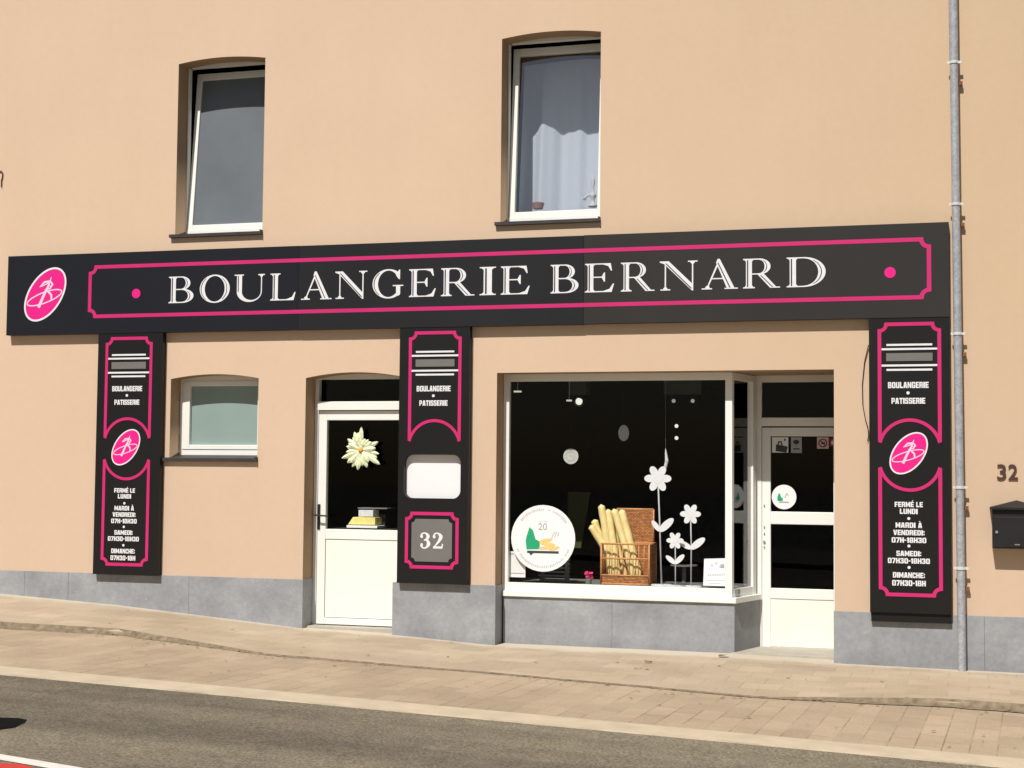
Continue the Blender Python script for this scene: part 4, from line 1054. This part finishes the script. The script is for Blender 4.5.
# baguettes: each its own loaf
def Z(px, py, Y): return at(575+px/7.68, 495+py/7.68, Y)
BAG = [((118, 232), (345, 600), .47, .52, 'baguette leaning furthest left out of the hamper, lowest tip'), ((146, 188), (290, 590), .52, .54, 'baguette behind the leftmost one, short tip showing'),
       ((200, 72), (285, 640), .50, .50, 'tallest baguette rising at the left of the hamper'), ((252, 108), (330, 640), .53, .50, 'baguette just right of the tallest one'),
       ((296, 106), (455, 640), .49, .47, 'baguette in the middle of the bunch, slanting down right'), ((355, 110), (500, 640), .52, .49, 'rightmost baguette in front of the open wicker lid'),
       ((262, 125), (385, 640), .60, .58, 'rear baguette mostly hidden in the middle of the bunch')]
for i, (ta, tb, ya, yb, lab) in enumerate(BAG):
    p1 = Z(*ta, ya); p0 = Z(*tb, yb)
    if p0.z < ZS+.03: p0 = p1+(p0-p1)*((p1.z-ZS-.03)/(p1.z-p0.z))
    L = (p1-p0).length; d = (p1-p0).normalized(); bm = B(); n = 34; pts = []; rad = []
    side = d.cross(Vector((0, 1, 0))).normalized(); bend = random.uniform(-.008, .008)
    for k in range(n+1):
        u = k/n; e = min(u, 1-u)*2
        r = .0335*min(1, (1-(1-min(1, e*9))**2.2)**.5+.08)
        r *= 1+.035*math.sin(u*26+i*2)
        pts.append(p0+d*L*u+side*bend*math.sin(u*PI)); rad.append(max(.004, r))
    tube(bm, pts, rad, 14)
    tag(obj('baguette', bm, M_crust, loc=p0, smooth=True), lab, 'baguette', 'baguettes in the wicker hamper')

# felt flowers on rods
def flower(c2, r, foot, joint, lt1, lt2, y, label):
    c = at(*c2, y); f = at(*foot, y); f.z = ZS+.014
    t = thing('flower_ornament', (f.x, y, ZS), label, 'flower', 'white felt flowers on rods in the display')
    ppm = 1530/(13.39+y); r = r/ppm
    bm = B()
    for k in range(6):
        a = R(30+60*k+0); a = R(60*k); px2, pz2 = c.x+r*.60*math.cos(a), c.z+r*.60*math.sin(a)
        E2 = ell(px2, pz2, r*.285, r*.43, PI/2-a, 18)
        Yk = y-.008-.0007*k; poly(bm, E2, Yk)
    poly(bm, ell(c.x, c.z, r*.36, r*.36, 0, 18), y-.013)
    obj('petals', bm, M_felt, t)
    bm = B(); tube(bm, [f, at(*joint, y), c], .0055*r/.115+.0015, 8); obj('stem', bm, M_rod, t, smooth=True)
    j = at(*joint, y); bm = B()
    for q, tip in enumerate((lt1, lt2)):
        if tip is None: continue
        e = at(*tip, y); mid = (j+e)/2; d = e-j; L = d.length; ang = math.atan2(d.z, d.x)
        poly(bm, ell(mid.x, mid.z, L*.21, L*.54, PI/2-ang, 18), y-.010-.001*q)
    obj('leaves', bm, M_felt, t)
    bm = B(); base = ell(f.x, y, .06, .10, PI/2, 24)
    lo = [bm.verts.new((x_, y_, ZS+.001)) for x_, y_ in base]; hi = [bm.verts.new((x_, y_, ZS+.014)) for x_, y_ in base]
    bm.faces.new(lo[::-1]); bm.faces.new(hi)
    for i in range(24): bm.faces.new((lo[i], lo[(i+1) % 24], hi[(i+1) % 24], hi[i]))
    obj('base', bm, M_felt, t)
flower((658, 478.5), 13.5, (661.5, 583.5), (660, 531), (652.5, 521), (673, 519), .44, 'tallest white felt flower, right beside the hamper')
flower((690.6, 514), 10.3, (691, 583.5), (691.3, 548.5), (679.5, 541.5), (704.5, 538.5), .40, 'middle sized white felt flower, nearest the printed card')
flower((675.2, 540.5), 8.6, (675.4, 583.5), (675.4, 563.5), (666.5, 556), (684, 555), .36, 'shortest white felt flower, between the two taller ones')

# red flower pot
f0 = at(588.5, 585, .34); f0.z = ZS
t = thing('potted_flower', f0, 'tiny magenta flower in a small glass between sticker and hamper', 'plant')
bm = B(); tube(bm, [f0+Vector((0, 0, h)) for h in (.001, .01, .05, .055)], [.024, .028, .03, .028], 12); obj('pot', bm, M_shelf, t)
bm = B()
for k in range(26):
    c = f0+Vector((random.uniform(-.036, .036), random.uniform(-.02, .02), .082+random.uniform(-.02, .028))); r_ = random.uniform(.009, .016)
    nrm = Vector((random.gauss(0, .6), -1, random.gauss(0, .6))).normalized(); u = nrm.orthogonal().normalized(); v_ = nrm.cross(u)
    bm.faces.new([bm.verts.new(c+(u*math.cos(2*PI*q/6)+v_*math.sin(2*PI*q/6))*r_) for q in range(6)])
obj('blossom', bm, pmat('magenta_petal', (.62, .02, .12), .6, .3, 60), t)
bm = B()
for k in range(5):
    e = f0+Vector((random.uniform(-.03, .05), random.uniform(-.02, .0), .05+random.uniform(-.0, .02))); tube(bm, [f0+Vector((0, 0, .04)), e], [.002, .007], 5)
obj('leaves', bm, pmat('leaf_green', (.04, .09, .03), .6), t)

# slatted crate behind the round sticker
t = thing('slatted_crate', at(555, 585, .62), 'grey slatted crate behind the large round sticker', 'crate')
a = at(539, 556, .62); b = at(570, 585, .62)
for k in range(7):
    z = ZS+.005+k*.038; bm = B(); box(bm, a.x+(.0 if k % 2 else .01), b.x, .60, .615, z, z+.020)
    obj('slat', bm, pmat('grey_wood', (.26, .27, .26), .7, .2, 12) if k == 0 else bpy.data.materials['grey_wood'], t)
bm = B(); box(bm, a.x+.02, a.x+.05, .616, .66, ZS, ZS+.27); box(bm, b.x-.05, b.x-.02, .616, .66, ZS, ZS+.27); obj('post', bm, bpy.data.materials['grey_wood'], t)

# hanging discs
def hang(c2, rx, rz, y, mat, label):
    c = at(*c2, y); t = thing('hanging_disc', c, label, 'decoration', 'round decorations hung in the display window')
    ppm = 1530/(13.39+y); bm = B()
    pts = ell(c.x, c.z, rx/ppm, rz/ppm, 0, 28); poly(bm, pts, y); 
    r = bmesh.ops.extrude_face_region(bm, geom=list(bm.faces)); bmesh.ops.translate(bm, verts=[e for e in r['geom'] if isinstance(e, bmesh.types.BMVert)], vec=(0, .006, 0))
    obj('disc', bm, mat, t)
    bm = B(); poly(bm, ell(c.x, c.z, .006, .006, 0, 10), y-.002); ribbon(bm, ell(c.x, c.z, rx/ppm*.6, rz/ppm*.6, 0, 28), .004, y-.002, closed=True); obj('pattern', bm, M_print, t)
    bm = B(); tube(bm, [c+Vector((0, 0, rz/ppm)), Vector((c.x, y, 2.60))], .0005, 4); obj('thread', bm, M_gap, t)
hang((570.8, 456.3), 8, 8, .55, pmat('disc_pale', (.50, .50, .47), .7, .15, 50), 'pale round disc hanging left of centre in the display window')
hang((623.6, 433), 5.5, 8.2, .50, pmat('disc_grey', (.36, .36, .36), .7, .15, 50), 'grey oval disc hanging near the middle of the display window')
c = at(665.5, 461, .46); bm = B()
tube(bm, [c+Vector((.0, 0, .115)), c+Vector((.004, 0, .07)), c+Vector((.012, 0, .0)), c+Vector((0, 0, -.05)), c+Vector((0, 0, -.09))], [.002, .010, .017, .015, .005], 8)
tube(bm, [c+Vector((0, 0, .115)), Vector((c.x, c.y, 2.60))], .0004, 4)
tag(obj('icicle_ornament', bm, pmat('silver_paper', (.62, .62, .60), .4, .3, 80), loc=c), 'slim silver ornament hanging just above the tallest felt flower', 'decoration')

# ceiling spotlights inside the shop
def spots(xa, ya, xs2, y, lit, label):
    a = at(xa, ya, y); t = thing('spotlight', (a.x, y, 2.62), label, 'lamp', 'ceiling spotlights inside the shop')
    a2 = at(xs2[-1], ya, y)
    bm = B(); box(bm, a.x-.09, a2.x+.09, y-.08, y+.08, a.z+.055, 2.618); obj('housing', bm, pmat('housing_grey', (.05, .055, .05), .6) if 'housing_grey' not in bpy.data.materials else bpy.data.materials['housing_grey'], t)
    for x in xs2:
        c = at(x, ya, y); bm = B(); tube(bm, [c+Vector((0, -.03, -.02)), c+Vector((0, .02, .015)), c+Vector((0, .06, .05))], [.052, .048, .02], 16, caps=False); obj('shade', bm, M_black, t)
        bm = B(); bmesh.ops.create_uvsphere(bm, u_segments=12, v_segments=8, radius=.036 if lit == 1 else .02)
        for v in bm.verts: v.co += c+Vector((0, -.02, -.01))
        obj('bulb', bm, lit == 1 and M_bulb or M_bulb2, t, smooth=True)
def emis(name, col, s):
    M, t, b = newmat(name); b.inputs['Base Color'].default_value = (.5, .5, .5, 1); b.inputs['Emission Color'].default_value = (*col, 1); b.inputs['Emission Strength'].default_value = s; return M
M_bulb = emis('lit_bulb', (1, .96, .85), .9); M_bulb2 = emis('dim_bulb', (1, .95, .9), .25)
spots(579.5, 400.5, [579.5], 1.6, 1, 'lit spotlight near the ceiling, top left inside the shop')
spots(674, 400, [674, 693], 1.8, 2, 'pair of dim spotlights near the ceiling, top right inside the shop')
for (px2, py2, w_, lab) in ((517.5, 391.5, .075, 'narrow lit strip lamp in the top left corner of the display window'), (569, 400.5, .05, 'short lit strip lamp left of the spotlight')):
    c = at(px2, py2, 1.5); bm = B(); box(bm, c.x-w_/2, c.x+w_/2, 1.49, 1.52, c.z-.008, c.z+.008); tt_ = tube(bm, [(c.x, 1.505, c.z+.008), (c.x, 1.505, 2.618)], .0004, 4); 
    tag(obj('strip_lamp', bm, emis('strip_'+str(px2), (1, .93, .75), .55), loc=c), lab, 'lamp')
for (px2, py2, lab) in ((676.5, 426, 'upper of two tiny bright bulbs in the dark shop'), (676.5, 438, 'lower of two tiny bright bulbs in the dark shop')):
    c = at(px2, py2, 2.5); bm = B(); bmesh.ops.create_uvsphere(bm, u_segments=10, v_segments=8, radius=.020)
    for v in bm.verts: v.co += c
    tag(obj('small_bulb', bm, M_bulb, loc=c), lab, 'lamp')
# olive panel and a small bistro table deeper in the shop
a = at(568, 492, 1.25); b = at(590, 492, 1.25); lo = at(578, 548, 1.25)
bm = B(); pts = [Vector((a.x, 1.25, a.z)), Vector((b.x, 1.25, a.z)), Vector((b.x-.09, 1.25, lo.z)), Vector((a.x, 1.25, lo.z))]
prism(bm, pts, Vector((0, 0, 0)), Vector((0, .02, 0))); tag(obj('hanging_cloth', bm, pmat('olive_cloth', (.05, .055, .008), .9), loc=a), 'dark olive cloth hanging in the gloom behind the display', 'cloth')
c = at(684, 566, 1.0)
t = thing('side_table', (c.x, 1.0, -.2), 'dark round metal table standing behind the felt flowers', 'table')
bm = B(); tube(bm, [c+Vector((0, 0, .0)), c+Vector((0, 0, .012))], .13, 20); obj('tabletop', bm, M_sgrey, t)
bm = B(); tube(bm, [c, Vector((c.x, 1.0, -.18))], .02, 10); tube(bm, [Vector((c.x, 1.0, -.2)), Vector((c.x, 1.0, -.18))], .12, 16); obj('leg', bm, M_sgrey, t)

# stickers on the shop door
def dsticker(x0, y0, x1, y1, mat, label, name='door_sticker', yo=.022):
    a = at(x0, y0, DY+yo); b = at(x1, y1, DY+yo); t = thing(name, (a.x, DY+yo, b.z), label, 'sticker')
    bm = B(); sheet(bm, a.x, b.x, b.z, a.z, DY+yo); obj('backing', bm, mat, t)
    return t, a, b
t, a, b = dsticker(772, 437.3, 788.3, 452.7, M_paper, 'pale square sticker with dark green bag, top left of shop door')
w = b.x-a.x; h = a.z-b.z; q = lambda u, v: (a.x+w*u, b.z+h*v)
bm = B(); poly(bm, [q(.22, .10), q(.88, .0), q(.97, .40), q(.25, .55)], DY+.0212); ribbon(bm, [q(.38, .5), q(.42, .70), q(.55, .72), q(.62, .48)], .012, DY+.0208)
poly(bm, [q(.72, .82), q(.80, .74), q(.86, .84), q(.79, .95)], DY+.0212); obj('bag_print', bm, M_printd, t)
t, a, b = dsticker(791, 437.3, 801.8, 453, M_frostw if False else pmat('grey_sticker', (.34, .35, .37), .6), 'grey upright sticker beside the green bag sticker on shop door')
w = b.x-a.x; h = a.z-b.z
bm = B(); poly(bm, ell(a.x+w*.48, b.z+h*.70, w*.28, h*.14, 0, 16), DY+.0212); sheet(bm, a.x+w*.2, a.x+w*.8, b.z+h*.22, b.z+h*.30, DY+.0212); ribbon(bm, [q(.5, .5), q(.45, .42)], .008, DY+.0208)
obj('print', bm, M_inl, t)
t, a, b = dsticker(817, 437.3, 828.7, 448.7, pmat('pinkish_sticker', (.60, .48, .48), .6), 'square prohibition sticker with a red ring, top right of shop door')
w = b.x-a.x; h = a.z-b.z; q = lambda u, v: (a.x+w*u, b.z+h*v)
bm = B(); ribbon(bm, ell(a.x+w*.5, b.z+h*.5, w*.34, h*.34, 0, 24), w*.10, DY+.0212, closed=True); ribbon(bm, [q(.28, .72), q(.72, .28)], w*.09, DY+.0206)
obj('ring', bm, pmat('dark_red_print', (.22, .02, .05), .6), t)
bm = B(); poly(bm, [q(.35, .4), q(.65, .4), q(.7, .62), q(.55, .55), q(.4, .66)], DY+.0216); obj('figure_print', bm, M_inl, t)
t, a, b = dsticker(829.3, 438, 836, 446.5, pmat('maroon_sticker', (.20, .02, .06), .6), 'small maroon sticker half hidden by the wall, right of the red ring')
w = b.x-a.x; h = a.z-b.z; q = lambda u, v: (a.x+w*u, b.z+h*v)
bm = B(); poly(bm, ell(a.x+w*.45, b.z+h*.45, w*.22, h*.25, 0, 14), DY+.0212); obj('print', bm, M_pale, t)

# scraps lying on the pavement in front of the shop
for (gx, gy, r_, mat, nm, lab) in ((-2.03, -.10, .045, M_rust, 'dead_leaf', 'brown curled leaf on the pavement by the corner of the stone riser'), (-2.55, -.75, .035, M_conc, 'paper_scrap', 'crumpled pale scrap of paper on the pavement before the display window')):
    z = surf_z(gx, gy)+.010; bm = B(); n = 9
    ring = [bm.verts.new((gx+r_*1.3*random.uniform(.6, 1.1)*math.cos(2*PI*k/n), gy+r_*random.uniform(.6, 1.1)*math.sin(2*PI*k/n), z+random.uniform(0, .018))) for k in range(n)]
    cc = bm.verts.new((gx, gy, z+.004))
    for k in range(n): bm.faces.new((cc, ring[k], ring[(k+1) % n]))
    tag(obj(nm, bm, mat, loc=(gx, gy, z)), lab, 'litter')
